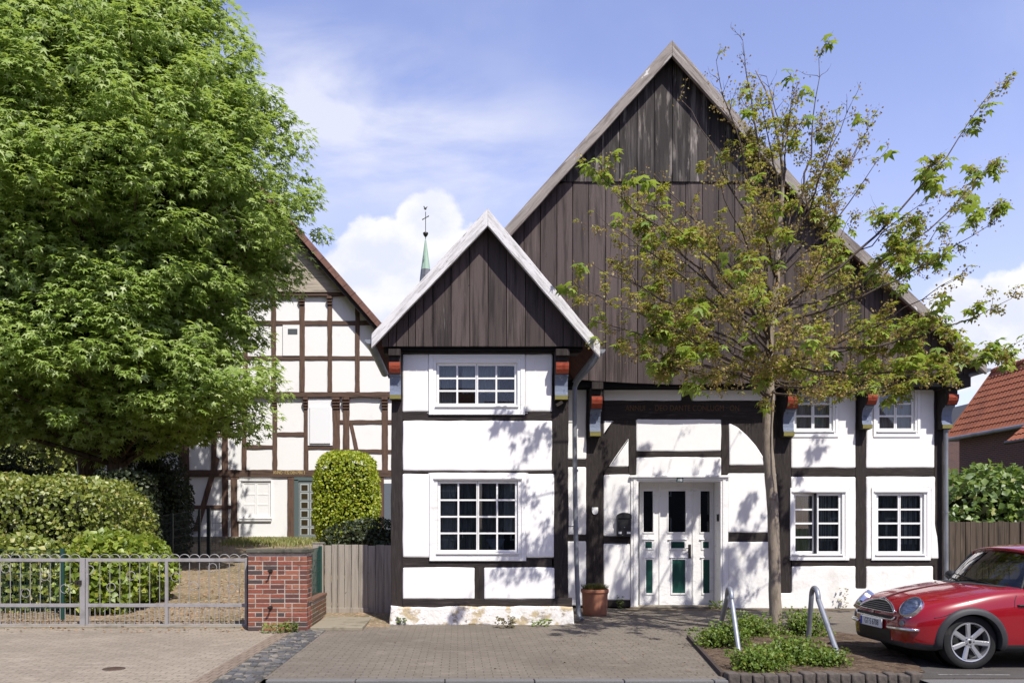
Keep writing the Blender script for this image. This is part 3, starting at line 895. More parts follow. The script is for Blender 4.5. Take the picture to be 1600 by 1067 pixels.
# boxed eave on the right
m_ = MB(); m_.box(P(1480, 604, DG - .02), (X(1516, DG), DM + 10, Z(586, DG))); m_.build('eaves_box', M['timber_h'], house)

# ---------------------------------------------------------------- flanks, back, near-black sheets for the darkness behind the glass
m_ = MB()
xl, xr = X(611, DB) + .01, X(888, DB) - .01
for x in (xl, xr - .12): m_.box((x, DB + .05, .02), (x + .12, DM, Z(545, DB)))
xl2, xr2 = X(655, DM), X(1482, DM)
for x in (xl2, xr2 - .16): m_.box((x, DM + .05, 0), (x + .16, 28.6, Z(604, DM)))
m_.box((xl2, 28.6, 0), (xr2, 28.8, Z(604, DM)))
m_.build('side_wall', M['plaster_base'], house)
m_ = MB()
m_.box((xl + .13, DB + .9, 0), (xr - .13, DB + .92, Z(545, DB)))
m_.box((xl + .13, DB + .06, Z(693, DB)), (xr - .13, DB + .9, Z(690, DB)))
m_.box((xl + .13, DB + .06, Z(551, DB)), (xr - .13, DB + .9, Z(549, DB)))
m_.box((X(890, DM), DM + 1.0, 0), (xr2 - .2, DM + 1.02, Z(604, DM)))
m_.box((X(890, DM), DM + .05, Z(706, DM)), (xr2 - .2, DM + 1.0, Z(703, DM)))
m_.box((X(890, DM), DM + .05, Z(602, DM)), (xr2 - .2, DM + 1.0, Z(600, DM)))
m_.box((X(640, DG), DG + .075, Z(603, DG)), (X(1510, DG), DM + .02, Z(596, DG)))  # soffit boxes under the jetties, in the same near-black colour
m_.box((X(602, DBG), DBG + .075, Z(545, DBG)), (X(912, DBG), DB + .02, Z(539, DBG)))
m_.build('room_dark_sheets', M['dark'], house)

# ---------------------------------------------------------------- letter box, pot, plant
lb = thing('letterbox', 'black arched metal letterbox on the white wall left of the front door', 'letterbox', (X(973.5, DM), DM - .02, Z(838, DM)))
xa, xb = X(963, DM), X(984.5, DM); zt, zm, zb = Z(801, DM), Z(806, DM), Z(838, DM); xc = (xa + xb) / 2
prof = [(xa, zb), (xb, zb), (xb, zm)] + [(xc + (xb - xc) * math.cos(math.radians(a)), zm + (zt - zm) * math.sin(math.radians(a))) for a in range(15, 180, 15)] + [(xa, zm)]
m_ = MB(); m_.slab(prof, DM - .13, DM - .015, .012, 0, .5); m_.build('box', M['black'], lb)
m_ = MB()
lid = [(x + (x - xc) * .04, z + .008) for x, z in prof if z >= zm] ; lid = [(xb * 1 + .006, zm - .05), *lid, (xa - .006, zm - .05)]
m_.slab(lid, DM - .15, DM - .131, .008, 0, .5); m_.build('flap', M['black'], lb)
m_ = MB()
for (a, b) in ((964.6, 969.2), (977.4, 983)): m_.box((X(a, DM), DM - .139, Z(833.6, DM)), (X(b, DM), DM - .131, Z(830.2, DM)))
m_.build('name_label', M['white_paint'], lb)
m_ = MB(); m_.lathe([(0, -.01), (.012, -.01), (.012, 0)], (xc, DM - .131, Z(823.5, DM)), 'y', 12); m_.build('lock', M['zinc'], lb)

dpt = 15.95
px0 = X(929.5, dpt); r = (X(950, dpt) - X(909, dpt)) / 2
m_ = MB(); m_.lathe([(0, 0.002), (r * .86, 0.002), (r * .90, .02), (r * .95, .20), (r * .97, .40), (r * 1.0, .425), (r * 1.055, .44), (r * 1.055, .485), (r * 1.03, .50), (r * .96, .50), (r * .93, .47), (r * .92, .44), (0, .44)], (px0, dpt, 0), 'z', 48)
tag(m_.build('flower_pot', M['terracotta'], None, (px0, dpt, 0), smooth=True, angle=40), 'round terracotta flower pot standing before the dark post beside the downpipe', 'flower pot')
n = 900
a = nrg.uniform(0, 2 * math.pi, n); rr = r * .75 * np.sqrt(nrg.uniform(0, 1, n))
pos = np.stack([px0 + rr * np.cos(a), dpt + rr * np.sin(a), np.full(n, .45)], 1)
fw = np.stack([np.cos(a) * rr / r * 1.0 + nrg.normal(0, .22, n), np.sin(a) * rr / r * 1.0 + nrg.normal(0, .22, n), np.full(n, 1.0)], 1)
gm = leafmat('pot_grass_blades', (.07, .085, .018), (.15, .15, .035), .3, gloss=.04, c3=(.20, .15, .06))
tag(leaves_mesh('grass_tuft', pos, fw, np.stack([np.cos(a), np.sin(a), a * 0 + .1], 1), nrg.uniform(.14, .29, n), (np.array([(-.02, 0, 0), (.02, 0, 0), (.012, .6, .03), (-.012, .6, .03), (0, 1, .14)]), np.array([(0, 1, 2, 3), (3, 2, 4, 4)])[:1]), gm, None, (px0, dpt, .44)),
    'tuft of brownish green grass growing in the terracotta pot', 'plant')

# ---------------------------------------------------------------- things standing inside the bay window
zs_ = Z(859, DB)
cs = thing('candle_holder', 'silver candle holder with white candles inside the lower bay window', 'candle holder', (X(712, DB), DB + .10, zs_))
c0 = Vector((X(712, DB), DB + .10, zs_))
m_ = MB(); m_.lathe([(.0, 0), (.05, 0), (.045, .01), (.012, .03), (.01, .17), (.02, .19), (.01, .20)], c0, 'z', 16)
m_.tube(smooth_path([c0 + Vector(v) for v in ((-.12, 0, .22), (-.10, 0, .17), (0, 0, .13), (.10, 0, .17), (.12, 0, .22))], 5), .008, 6); m_.build('holder', M['zinc'], cs, smooth=True)
for dx_ in (-.12, 0, .12):
    m_ = MB(); m_.lathe([(0, 0), (.011, 0), (.010, .13), (0, .135)], c0 + Vector((dx_, 0, .215)), 'z', 10); m_.build('candle', M['curtain'], cs)
b0 = Vector((X(775, DB), DB + .095, zs_))
m_ = MB(); m_.lathe([(0, 0), (.06, 0), (.065, .01), (.13, .10), (.16, .19), (.15, .195), (.12, .11), (0, .03)], b0, 'z', 24)
for i, v in enumerate(m_.v): m_.v[i] = (v[0], b0.y + (v[1] - b0.y) * .30, v[2])
tag(m_.build('bowl', M['bluegrey'], None, tuple(b0), smooth=True), 'blue-grey glazed bowl standing inside the lower bay window', 'bowl')
# ================================================================ ground
def sheet(name, poly, z, mat):
    mb = MB(); mb.add([(a, b, z) for a, b in poly], [tuple(range(len(poly)))])
    return struct(mb.build(name, mat, None, fix=False))

def paver(name, c1, c2, mort, bw, bh, rot=0.0, offs=.5, dirt=(.05, .045, .03), dirtlo=.56, msize=.012, bump=.3):
    m, g, out = newmat(name)
    tc = g.n('ShaderNodeTexCoord').outputs['Object']
    v = g.mapping(tc, (1, 1, 1), (0, 0, rot))
    br = g.n('ShaderNodeTexBrick', {'Vector': v, 'Color1': c1, 'Color2': c2, 'Mortar': mort, 'Scale': 1.0, 'Mortar Size': msize, 'Mortar Smooth': .6, 'Bias': 0.0, 'Brick Width': bw, 'Row Height': bh})
    br.offset = offs
    c = g.mix(g.ss(g.noise(tc, .55, 5, .6), .40, .68, 0, .55), br.outputs[0], tuple(q * .66 for q in c1))
    c = g.mix(g.ss(g.noise(tc, 2.2, 6, .65), .5, .74, 0, .6), c, tuple(q * 1.25 for q in c2))
    c = g.mix(g.ss(g.noise(tc, 26, 4, .6), .50, .76, 0, .6), c, dirt)
    c = g.mix(g.ss(g.noise(tc, 7, 6, .7), dirtlo + .06, dirtlo + .18, 0, .7), c, dirt)
    b = g.n('ShaderNodeBsdfPrincipled', {'Base Color': c, 'Roughness': .9}); b.inputs['Specular IOR Level'].default_value = .15
    hh = g.m('ADD', g.m('MULTIPLY', br.outputs['Fac'], -1.0), g.m('MULTIPLY', g.noise(tc, 60, 4), .6))
    bn = g.n('ShaderNodeBump', {'Height': hh, 'Strength': bump, 'Distance': .012})
    g.put(b.inputs['Normal'], bn.outputs[0]); g.put(out.inputs[0], b.outputs[0])
    return m
M['grass_far'] = pmat('rough_grass', (.055, .075, .022), [((.10, .10, .04), .5, (1, 1, 1), .45, .7), ((.035, .055, .015), 3, (1, 1, 1), .5, .7)], rough=.95, spec=.05, bump=.5)
M['pave_grey'] = paver('grey_concrete_pavers', (.165, .142, .115), (.195, .168, .137), (.098, .084, .066), .20, .10, msize=.009)
M['pave_brown'] = paver('brown_clinker_pavers', (.258, .218, .172), (.315, .268, .212), (.16, .133, .103), .21, .105, msize=.009)
M['asphalt'] = pmat('parking_asphalt', (.088, .082, .077), [((.065, .060, .056), .8, (1, 1, 1), .45, .7), ((.135, .125, .115), 60, (1, 1, 1), .58, .72), ((.11, .10, .09), 3, (1, 1, 1), .55, .75)], rough=.92, spec=.15, bump=.5, bscale=90)
M['road'] = pmat('road_asphalt', (.155, .150, .146), [((.125, .12, .117), .8, (1, 1, 1), .45, .7), ((.21, .205, .20), 60, (1, 1, 1), .58, .72), ((.10, .095, .09), 4, (1, 4, 1), .62, .78)], rough=.92, spec=.15, bump=.4, bscale=90)
M['mulch'] = pmat('bark_mulch', (.125, .090, .064), [((.055, .038, .028), 7, (1, 1, 1), .45, .65), ((.22, .165, .12), 24, (1, 1, 1), .56, .68), ((.03, .022, .018), 32, (1, 1, 1), .58, .70)], rough=.95, spec=.08, bump=1.0, bscale=40)
M['drive'] = pmat('mossy_gravel_drive', (.235, .178, .115), [((.155, .125, .072), .9, (1, 1, 1), .42, .7), ((.105, .115, .040), 1.3, (1, 1, 1), .58, .72), ((.32, .215, .135), 3.0, (1, 1, 1), .56, .72), ((.42, .35, .26), 14, (1, 1, 1), .54, .66), ((.09, .072, .05), 11, (1, 1, 1), .56, .68)], rough=.95, spec=.08, bump=1.0, bscale=18)
YR = 9.2
sheet('ground', [(-2500, -2500), (2500, -2500), (2500, 2500), (-2500, 2500)], -.014 if False else -.13, M['grass_far'])
sheet('garden_soil', [(-45, 9.4), (45, 9.4), (45, 80), (-45, 80)], -.016, M['grass_far'])
sheet('road', [(-60, -4), (5.10, -4), (5.10, YR - .12), (-60, YR - .12)], -.055, M['road'])
sheet('parking_lane', [(5.10, -4), (60, -4), (60, YR + .03), (5.10, YR + .03)], -.008, M['road'])
for a_, b_ in ((-2.1, 2.96),):
    x = a_
    mb = MB()
    while x < b_:
        mb.cbox((x + .004, YR - .13, -.2), (min(x + .98, b_) - .004, YR + .0, .003), .012); x += .98
    struct(mb.build('kerb', M['road'], None))
sheet('lane_edge', [(-60, YR - .12), (-2.14, YR - .12), (-2.14, 7.4), (-60, 7.4)], -.012, M['road'])
sheet('pavement', [(-2.14, YR), (40, YR), (40, 18.6), (-2.14, 18.6)], -.004, M['pave_grey'])
sheet('driveway_apron', [(-40, 7.5), (-2.66, 7.5), (-2.66, 14.15), (-40, 14.15)], -.004, M['pave_brown'])
M['pave_edge'] = paver('brown_edge_pavers', (.20, .155, .12), (.235, .185, .145), (.11, .085, .065), .105, .21, msize=.009)
# dark sett strip: real rounded setts
mb = MB()
y = 7.8
while y < 13.9:
    hgt = rng.uniform(.085, .115); x = -2.65
    while x < -2.15:
        w = min(rng.uniform(.085, .13), -2.14 - x)
        if w > .03:
            a = rng.uniform(.004, .014)
            j = lambda: rng.uniform(-.008, .008)
            mb.add([(x + .004, y + .004, -.01), (x + w - .004, y + .004, -.01), (x + w - .004, y + hgt - .004, -.01), (x + .004, y + hgt - .004, -.01),
                    (x + .014 + j(), y + .014 + j(), a), (x + w - .014 + j(), y + .014 + j(), a), (x + w - .014 + j(), y + hgt - .014 + j(), a), (x + .014 + j(), y + hgt - .014 + j(), a)],
                   [(4, 5, 6, 7), (0, 1, 5, 4), (1, 2, 6, 5), (2, 3, 7, 6), (3, 0, 4, 7)])
        x += w
    y += hgt
M['sett'] = pmat('dark_stone_setts', (.075, .073, .074), [((.05, .05, .05), 5, (1, 1, 1), .5, .7)], rough=.8, spec=.25, island=.35, islandcol=[(.105, .100, .098), (.082, .083, .088), (.13, .12, .105), (.095, .095, .098), (.155, .14, .12)])
struct(mb.build('sett_strip', M['sett'], None, fix=False))
sheet('sett_bed', [(-2.66, 7.8), (-2.14, 7.8), (-2.14, 14.15), (-2.66, 14.15)], -.006, pmat('sett_joint_sand', (.085, .075, .058), [((.05, .06, .025), 3, (1, 1, 1), .5, .7)], rough=.95, spec=.05))
sheet('apron_edging', [(-2.88, 7.8), (-2.67, 7.8), (-2.67, 13.48), (-2.88, 13.48)], 0.0, M['pave_edge'])
sheet('parking_bay', [(5.05, YR + .02), (40, YR + .02), (40, 12.6), (5.9, 12.6), (5.3, 11.6)], 0.0, M['asphalt'])
sheet('wall_foot_strip', [(3.4, 16.9), (13, 16.9), (13, 17.36), (3.4, 17.36)], 0.0, pmat('gritty_strip', (.155, .122, .088), [((.10, .08, .055), 5, (1, 1, 1), .45, .65), ((.10, .115, .045), 2, (1, 1, 1), .6, .72)], rough=.95, spec=.05, bump=.6))
sheet('bay_marking', [(5.45, 9.42), (6.25, 9.40), (6.25, 9.43), (5.45, 9.45)], .004, pmat('worn_white_line', (.34, .33, .32), [((.12, .115, .11), 9, (1, 1, 1), .42, .6)], rough=.9))
# tree bed, slightly mounded
poly = [GP(1082, 1004), GP(1175, 986), GP(1270, 982), GP(1345, 992), GP(1405, 1018), GP(1446, 1050), GP(1132, 1055)]
bm = bmesh.new()
f = bm.faces.new([bm.verts.new((p.x, p.y, 0)) for p in poly])
bmesh.ops.triangulate(bm, faces=[f]); bmesh.ops.subdivide_edges(bm, edges=bm.edges, cuts=14, use_grid_fill=True)
cx = sum(p.x for p in poly) / 7; cyy = sum(p.y for p in poly) / 7
for v in bm.verts:
    dd = ((v.co.x - cx) / 1.35) ** 2 + ((v.co.y - cyy) / 2.2) ** 2
    v.co.z = .006 + .05 * max(0, 1 - dd) + .018 * noise.noise(v.co * 9) * (1 if dd < .9 else .3)
mb = MB().from_bm(bm); struct(mb.build('tree_bed', M['mulch'], None, smooth=True))
mb = MB()     # steel edging of the bed
a, b = GP(1075, 996), GP(1129, 1056)
mb.obox((a + b) / 2 + Vector((0, 0, .02)), (b - a) / 2, Vector((b.y - a.y, a.x - b.x, 0)).normalized() * .02, (0, 0, .025))
struct(mb.build('bed_edging', pmat('rusty_edging', (.055, .042, .035), rough=.9), None))

# kerb stones along the bed
M['kerb'] = pmat('basalt_kerb_stones', (.115, .098, .085), [((.07, .062, .056), 5, (1, 1, 1), .45, .68), ((.17, .145, .12), 14, (1, 1, 1), .58, .72)], rough=.9, spec=.15, bump=.7, bscale=24)
x = 2.98; k = 0
kerbs = []
while x < 5.08:
    w = rng.uniform(.115, .165); mb = MB()
    mb.cbox((x + .004, YR - .03 + rng.uniform(-.012, .012), -.14), (x + w - .004, YR + .13 + rng.uniform(-.01, .02), .052 + rng.uniform(-.012, .014)), .018)
    for i, v in enumerate(mb.v): mb.v[i] = tuple(Vector(v) + noise.noise_vector(Vector(v) * 11) * .009)
    o = mb.build('kerb_stone', M['kerb'], None, (x + w / 2, YR + .07, 0), smooth=True, angle=50)
    kerbs.append(o); x += w; k += 1
for i, o in enumerate(kerbs):
    if i == 0: lab = 'grey kerb stone at the left end of the row edging the tree bed'
    elif i == len(kerbs) - 1: lab = 'grey kerb stone at the right end of the row, nearest the car'
    else: lab = 'rough grey kerb stone within the row edging the tree bed'
    tag(o, lab, 'kerb stone', 'kerb stones along the tree bed')

def gh(y): 
    t = min(1, max(0, (y - 14.2) / 16.3)); return -.003 + 1.16 * (t * .75 + .25 * t * t * (3 - 2 * t))
rows = []
for j in range(90):
    y = 13.98 + (j / 89) ** 1.1 * 34
    rows.append([Vector((-45 + (43.85 if y < 17.5 else 46.5 if y < 31 else 60) * (i / 79) ** .6, y, gh(y) + (.02 * noise.noise(Vector((i * .37, y * 1.1, 0))) if j > 2 else 0))) for i in range(80)])
mb = MB(); mb.grid(rows); struct(mb.build('garden_ground', M['drive'], None, smooth=True, fix=False))
mb = MB(); mb.cbox((-14, 13.86, -.03), (-3.42, 13.99, .035), .01); struct(mb.build('gate_sill', M['concrete'], None))

# fallen leaves on the drive: far too many to count
n = 2200
dx = nrg.uniform(-8.5, -2.7, n); dy = 13.45 + np.abs(nrg.normal(0, 3.0, n)) * 1.4 - .2; dx = np.where((dy < 13.9) & (nrg.uniform(0, 1, n) < .5), dx - 8, dx)
dzv = np.array([gh(v) if v > 14 else 0.0 for v in dy]) + .012
dl = leaves_mesh('fallen_leaves', np.stack([dx, dy, dzv], 1), np.stack([nrg.normal(0, 1, n), nrg.normal(0, 1, n), nrg.normal(0, .2, n)], 1), np.stack([nrg.normal(0, .3, n), nrg.normal(0, .3, n), np.ones(n)], 1),
                 nrg.uniform(.025, .075, n), oval_leaf(.4, .15, .05), leafmat('dry_leaves', (.22, .13, .06), (.38, .24, .12), .1, gloss=.03), None, (0, 0, 0))
dl['kind'] = 'stuff'; tag(dl, 'dry brown leaves scattered over the gravel drive behind the gate', 'fallen leaves')

n = 420
lx = nrg.normal(3.3, 1.6, n); ly = nrg.uniform(9.3, 16.9, n); ok = (lx < 5.2) & (lx > -1.5); lx, ly = lx[ok], ly[ok]; n = len(lx)
ll = leaves_mesh('leaf_litter', np.stack([lx, ly, np.full(n, .012)], 1), np.stack([nrg.normal(0, 1, n), nrg.normal(0, 1, n), nrg.normal(0, .15, n)], 1), np.stack([nrg.normal(0, .3, n), nrg.normal(0, .3, n), np.ones(n)], 1),
                 nrg.uniform(.015, .045, n), oval_leaf(.4, .15, .05), leafmat('litter_bits', (.10, .065, .04), (.24, .17, .10), .1, gloss=.02), None, (3, 13, 0))
ll['kind'] = 'stuff'; tag(ll, 'small brown bits of leaf litter scattered on the grey pavers', 'leaf litter')

# manhole cover, concrete slab
p = GP(178, 1044)
mb = MB(); mb.lathe([(0, .006), (.10, .006), (.105, .002), (.125, .004), (.13, -.004)], (0, 0, 0), 'z', 24)
for a in range(-4, 5): mb.box((-.09 + abs(a) * .012, a * .02 - .005, .006), (.09 - abs(a) * .012, a * .02 + .005, .009))
o = mb.build('drain_cover', pmat('rusty_iron', (.07, .05, .038), [((.11, .06, .035), 9, (1, 1, 1), .5, .7)], rough=.85), None); o.location = (p.x, p.y, 0)
tag(o, 'small round rusty drain cover set in the brown pavers', 'drain cover')
mb = MB(); mb.cbox((-2.40, 13.52, -.01), (-1.55, 15.3, .055), .012); mb.cbox((-1.98, 14.35, .0545), (-1.86, 14.42, .058), .001)
tag(mb.build('concrete_slab', M['concrete'], None, (-1.97, 14.4, 0)), 'flat concrete slab lying before the wooden garden door', 'slab')

# ================================================================ brick pillar and low wall
def brickwork(x0, x1, y0, y1, z0, z1, parent, bl=.238, bh=.0605, j=.0155, mat='bricks'):
    core = MB(); core.box((x0 + .003, y0 + .003, z0), (x1 - .003, y1 - .003, z1 - .004)); core.build('mortar_core', M['mortar'], parent)
    mb = MB(); c = 0
    z = z0
    while z + bh <= z1 + .001:
        for (ax, u0, u1, fixed, outw) in (('x', x0, x1, y0, -1), ('x', x0, x1, y1, 1), ('y', y0, y1, x0, -1), ('y', y0, y1, x1, 1)):
            u = u0
            first = True
            while u < u1 - .02:
                L = rng.choice([bl, bl, bl * .5, bl * .5 if c % 2 else bl])
                if first and c % 2: L = bl * .5
                first = False
                e = min(u + L, u1)
                if u1 - e < .05: e = u1
                q = rng.uniform(0, .004)
                lo, hi = (fixed - .0 - q, fixed + .02) if outw < 0 else (fixed - .02, fixed + q)
                ins = 0.0205
                if ax == 'x': mb.cbox((u + j / 2 if u > u0 else u, lo, z), (e - j / 2 if e < u1 else e, hi, z + bh), .004)
                else:
                    ua, ub = max(u, u0 + ins), min(e, u1 - ins)
                    if ub - ua > .03: mb.cbox((lo, ua + j / 2, z), (hi, ub - j / 2, z + bh), .004)
                u = e
        z += bh + j; c += 1
    return mb.build('brickwork', M[mat], parent)
pil = thing('brick_pillar', 'red brick gate pillar with grey stone cap at the right end of the gate', 'pillar', (-2.92, 13.7, 0))
brickwork(-3.40, -2.445, 13.5, 13.95, 0.0, 1.262, pil)
mb = MB(); mb.cbox((-3.43, 13.46, 1.262), (-2.415, 13.99, 1.325), .012); mb.build('capstone', M['capstone'], pil)
for zz in (.375, .965):
    mb = MB(); mb.tube([(-3.03, 13.50, zz), (-3.03, 13.40, zz), (-3.05, 13.38, zz + .01)], .016, 8); mb.lathe([(0, -.012), (.034, -.012), (.034, 0)], (-3.03, 13.497, zz), 'y', 12); mb.build('iron_bolt', M['steel_dark'], pil)
lw = thing('low_wall', 'low mossy brick wall running back from the pillar to the fence post', 'wall', (-2.56, 14.8, 0))
brickwork(-2.68, -2.445, 13.99, 15.5, 0, .41, lw, mat='bricks_mossy')
mb = MB(); mb.cbox((-2.70, 13.99, .41), (-2.43, 15.5, .465), .01); mb.build('coping', pmat('brick_coping', (.15, .08, .055), [((.10, .075, .045), 6, (1, 1, 1), .5, .7)], rough=.9, bump=.4), lw)

# ================================================================ the galvanised gate
YG = 13.92
def gz(py): return Z(py, YG)
def gx(px): return X(px, YG)
def gate(px0, px1, stiles, rings, label, latch=None):
    t = thing('garden_gate', label, 'gate', ((gx(px0) + gx(px1)) / 2, YG, 0), 'galvanised gates of the driveway')
    xs0, xs1 = gx(px0), gx(px1)
    def rail(y0, y1, nm, th=.02):
        mb = MB(); mb.cbox((xs0, YG - th, gz(y1)), (xs1, YG + th, gz(y0)), .004); mb.build(nm, M['gate'], t)
    rail(872, 877.2, 'top_rail'); rail(942.5, 948, 'middle_rail'); rail(974.5, 980, 'bottom_rail', .024)
    for (c, w) in stiles:
        mb = MB(); mb.cbox((gx(c - w / 2), YG - .027, gz(983)), (gx(c + w / 2), YG + .027, gz(871.5)), .004); mb.build('stile', M['gate'], t)
    sp = 15.55
    n0 = int(math.ceil((px0 + 4 - 16.2) / sp)); n1 = int(math.floor((px1 - 4 - 16.2) / sp))
    occ = [c for c, w in stiles]
    mb = MB(); mb.tube([(0, 0, gz(942.5)), (0, 0, gz(877.2))], .0068, 6); bar = None
    bl = MB(); bl.tube([(0, 0, gz(974.5)), (0, 0, gz(948))], .0068, 6); barl = None
    ar = MB(); r = sp / 2 * YG / F; ar.tube([(r * math.cos(math.pi * k / 12), 0, gz(872.2) + r * .84 * math.sin(math.pi * k / 12)) for k in range(13)], .0072, 6); arch = None
    def put(proto, builder, nm, x, **k):
        if proto is None:
            proto = builder.build(nm, M['gate'], None, (0, 0, 0), smooth=True, angle=60); o = proto
        else:
            o = proto.copy(); COL.objects.link(o)
        o.parent = t; o.location = (x - t.location.x, 0, 0)
        return proto
    for i in range(n0, n1 + 1):
        c = 16.2 + sp * i
        if min(abs(c - q) for q in occ) > 6: bar = put(bar, mb, 'bar', gx(c))
        if min(abs(c - q) for q in occ) > 4: barl = put(barl, bl, 'short_bar', gx(c))
        c2 = c + sp / 2
        if c2 < px1 - 3 and min(abs(c2 - q) for q in occ) > 4:
            barl = put(barl, bl, 'short_bar', gx(c2))
        if c2 < px1 - 4: arch = put(arch, ar, 'top_arch', gx(c2))
    rg = MB(); rr = 6.7 * YG / F
    rg.lathe([(rr + .006 * math.cos(a), .006 * math.sin(a)) for a in [math.pi * 2 * k / 6 for k in range(6)]], (0, 0, 0), 'y', 24, close=True); ring = None
    for (rx, ry) in rings:
        if ring is None: ring = rg.build('ring', M['gate'], None, (0, 0, 0), smooth=True); o = ring
        else: o = ring.copy(); COL.objects.link(o)
        o.parent = t; o.location = (gx(rx) - t.location.x, 0, gz(ry))
    if latch:
        mb = MB(); mb.box((gx(latch - 7), YG - .05, gz(913)), (gx(latch + 3), YG - .025, gz(906))); mb.tube([(gx(latch - 2), YG - .05, gz(909)), (gx(latch - 2), YG - .10, gz(909)), (gx(latch - 14), YG - .10, gz(909.5))], .009, 6)
        mb.build('latch', M['steel_dark'], t)
    return t
gate(-110, 133.5, [(129.4, 8.2), (5, 0.1) if False else (-106, 4)], [(8.5, 888), (40, 926), (70, 899.5), (101, 919.5), (-22, 899), (-53, 921), (-84, 890)], 'galvanised garden gate leaf with thick lock stile at the left edge of the photo', 126)
gate(134.2, 386.5, [(136.5, 3.5), (260.5, 4.6), (384.6, 3.6)], [(140, 890), (173.5, 917), (204.5, 899), (274, 901), (302.5, 915.5), (332, 886.5), (362, 919)], 'wider galvanised gate leaf with ring ornaments hung on the brick pillar')
mb = MB(); mb.cbox((gx(386.8), YG - .03, -.01), (gx(390.4), YG + .03, gz(868)), .005)
tag(mb.build('hinge_post', M['steel_dark'], None, (gx(388.6), YG, 0)), 'slim dark hinge post between gate and brick pillar', 'post')

# ================================================================ wooden garden door and fence post
DF = 15.62
wf = thing('wooden_garden_door', 'grey weathered plank garden door between the fence post and the bay', 'garden door', (X(558, DF), DF, 0))
e = [507, 518, 527.5, 538, 549, 560, 575, 587, 600, 614]
for a, b in zip(e[:-1], e[1:]):
    mb = MB(); tp = 851 + rng.uniform(-1.5, 1.5)
    mb.slab([(X(a + .35, DF), .05), (X(b - .35, DF), .05), (X(b - .35, DF), Z(tp, DF)), (X(a + .35, DF), Z(tp, DF))], DF + rng.uniform(-.006, .006), DF + .022, .004, .003, .3)
    mb.build('plank', M['fencewood'], wf)
mb = MB(); mb.slab([(X(507, DF), .05), (X(576, DF), .05), (X(576, DF), .17), (X(507, DF), .17)], DF - .03, DF - .006, .006, .004, .3); mb.build('foot_board', M['fencewood'], wf)
mb = MB(); mb.cbox((X(489, DF), DF - .06, 0), (X(505.5, DF), DF + .12, Z(849, DF)), .012); mb.cbox((X(488, DF), DF - .07, Z(849, DF) + .001), (X(506.5, DF), DF + .13, Z(847, DF)), .008)
tag(mb.build('fence_post', M['fencewood'], None, (X(497, DF), DF, 0)), 'square grey wooden post at the left side of the garden door', 'post')

# wire mesh fences
def wirefence(name, label, p0, p1, z0f, z1f, mat, step=.05, hstep=.20, posts=(), rw=.0032, group='green wire mesh fences', pw=.03):
    p0 = Vector(p0); p1 = Vector(p1)
    t = thing(name, label, 'fence', (*((p0 + p1) / 2), z0f(0)), group)
    L = (p1 - p0).length; n = int(L / step)
    mb = MB()
    for i in range(n + 1):
        u = i / n; q = p0.lerp(p1, u)
        mb.tube([(q.x, q.y, z0f(u)), (q.x, q.y, z1f(u))], rw, 4, cap=False)
    k = int((z1f(0) - z0f(0)) / hstep)
    for j in range(k + 1):
        f = j / k
        mb.tube([(p0.lerp(p1, u).x, p0.lerp(p1, u).y - .006, z0f(u) + (z1f(u) - z0f(u)) * f) for u in (0, .25, .5, .75, 1)], rw * 1.3, 4, cap=False)
    mb.build('wire_panel', mat, t)
    for u in posts:
        q = p0.lerp(p1, u)
        m_ = MB(); m_.cbox((q.x - pw, q.y - pw, z0f(u) - .05), (q.x + pw, q.y + pw, z1f(u) + .03), .005); m_.build('fence_post', mat, t)
    return t
wirefence('wire_fence', 'dark green wire mesh fence behind the left gate leaf', (-10.5, 15.0), (-7.05, 14.85), lambda u: .02, lambda u: 1.27, M['greenwire'], posts=(.30, 1.0), rw=.0036)
wirefence('wire_fence', 'short green wire mesh panel on the low brick wall beside the pillar', (-2.56, 14.02), (-2.56, 15.5), lambda u: .45, lambda u: 1.30, M['greenwire'], posts=(0.0, 1.0))
wirefence('wire_fence', 'dark wire mesh fence beside the drive behind the laurel', (-7.75, 19.6), (-7.40, 24.0), lambda u: gh(19.6 + 4.4 * u), lambda u: gh(19.6 + 4.4 * u) + 1.48, M['darkwire'], posts=(0, .55, .97), step=.06, pw=.03)
wirefence('wire_fence', 'dark wire mesh gate panel against the white farmhouse wall', (X(326, 25), 25.0), (X(348, 25), 25.0), lambda u: gh(25), lambda u: gh(25) + 1.45, M['darkwire'], posts=(0,), step=.09, pw=.05)

# ================================================================ tree-guard hoops
def hoop(pa, pb, ap, h, label):
    t = MB(); pa = Vector(pa); pb = Vector(pb); ap = Vector((*ap, h))
    a0, b0 = Vector((pa.x, pa.y, -.02)), Vector((pb.x, pb.y, -.02))
    u = (pb - pa).normalized(); r = .150
    pth = [a0]
    for k in range(0, 11):
        a = math.pi * (k / 10)
        q = ap - u * r * math.cos(a) + Vector((0, 0, -r + r * math.sin(a)))
        pth.append(q)
    pth.append(b0)
    P2 = [pth[0], pth[0].lerp(pth[1], .5), pth[0].lerp(pth[1], .88)] + smooth_path(pth[1:-1], 3) + [pth[-1].lerp(pth[-2], .88), pth[-1].lerp(pth[-2], .5), pth[-1]]
    t.tube(P2, .034, 14)
    o = t.build('tree_guard_hoop', M['galv'], None, (*((pa + pb) / 2).to_2d(), 0), smooth=True, angle=60)
    return tag(o, label, 'hoop', 'galvanised hoops round the young tree')
hoop((3.79, 11.2, 0), (3.93, 12.6, 0), (3.87, 11.85), .80, 'galvanised steel hoop in the shrubs left of the young tree trunk')
hoop((4.89, 10.65, 0), (5.03, 11.95, 0), (4.98, 11.6), .83, 'galvanised steel hoop between the young tree trunk and the red car')
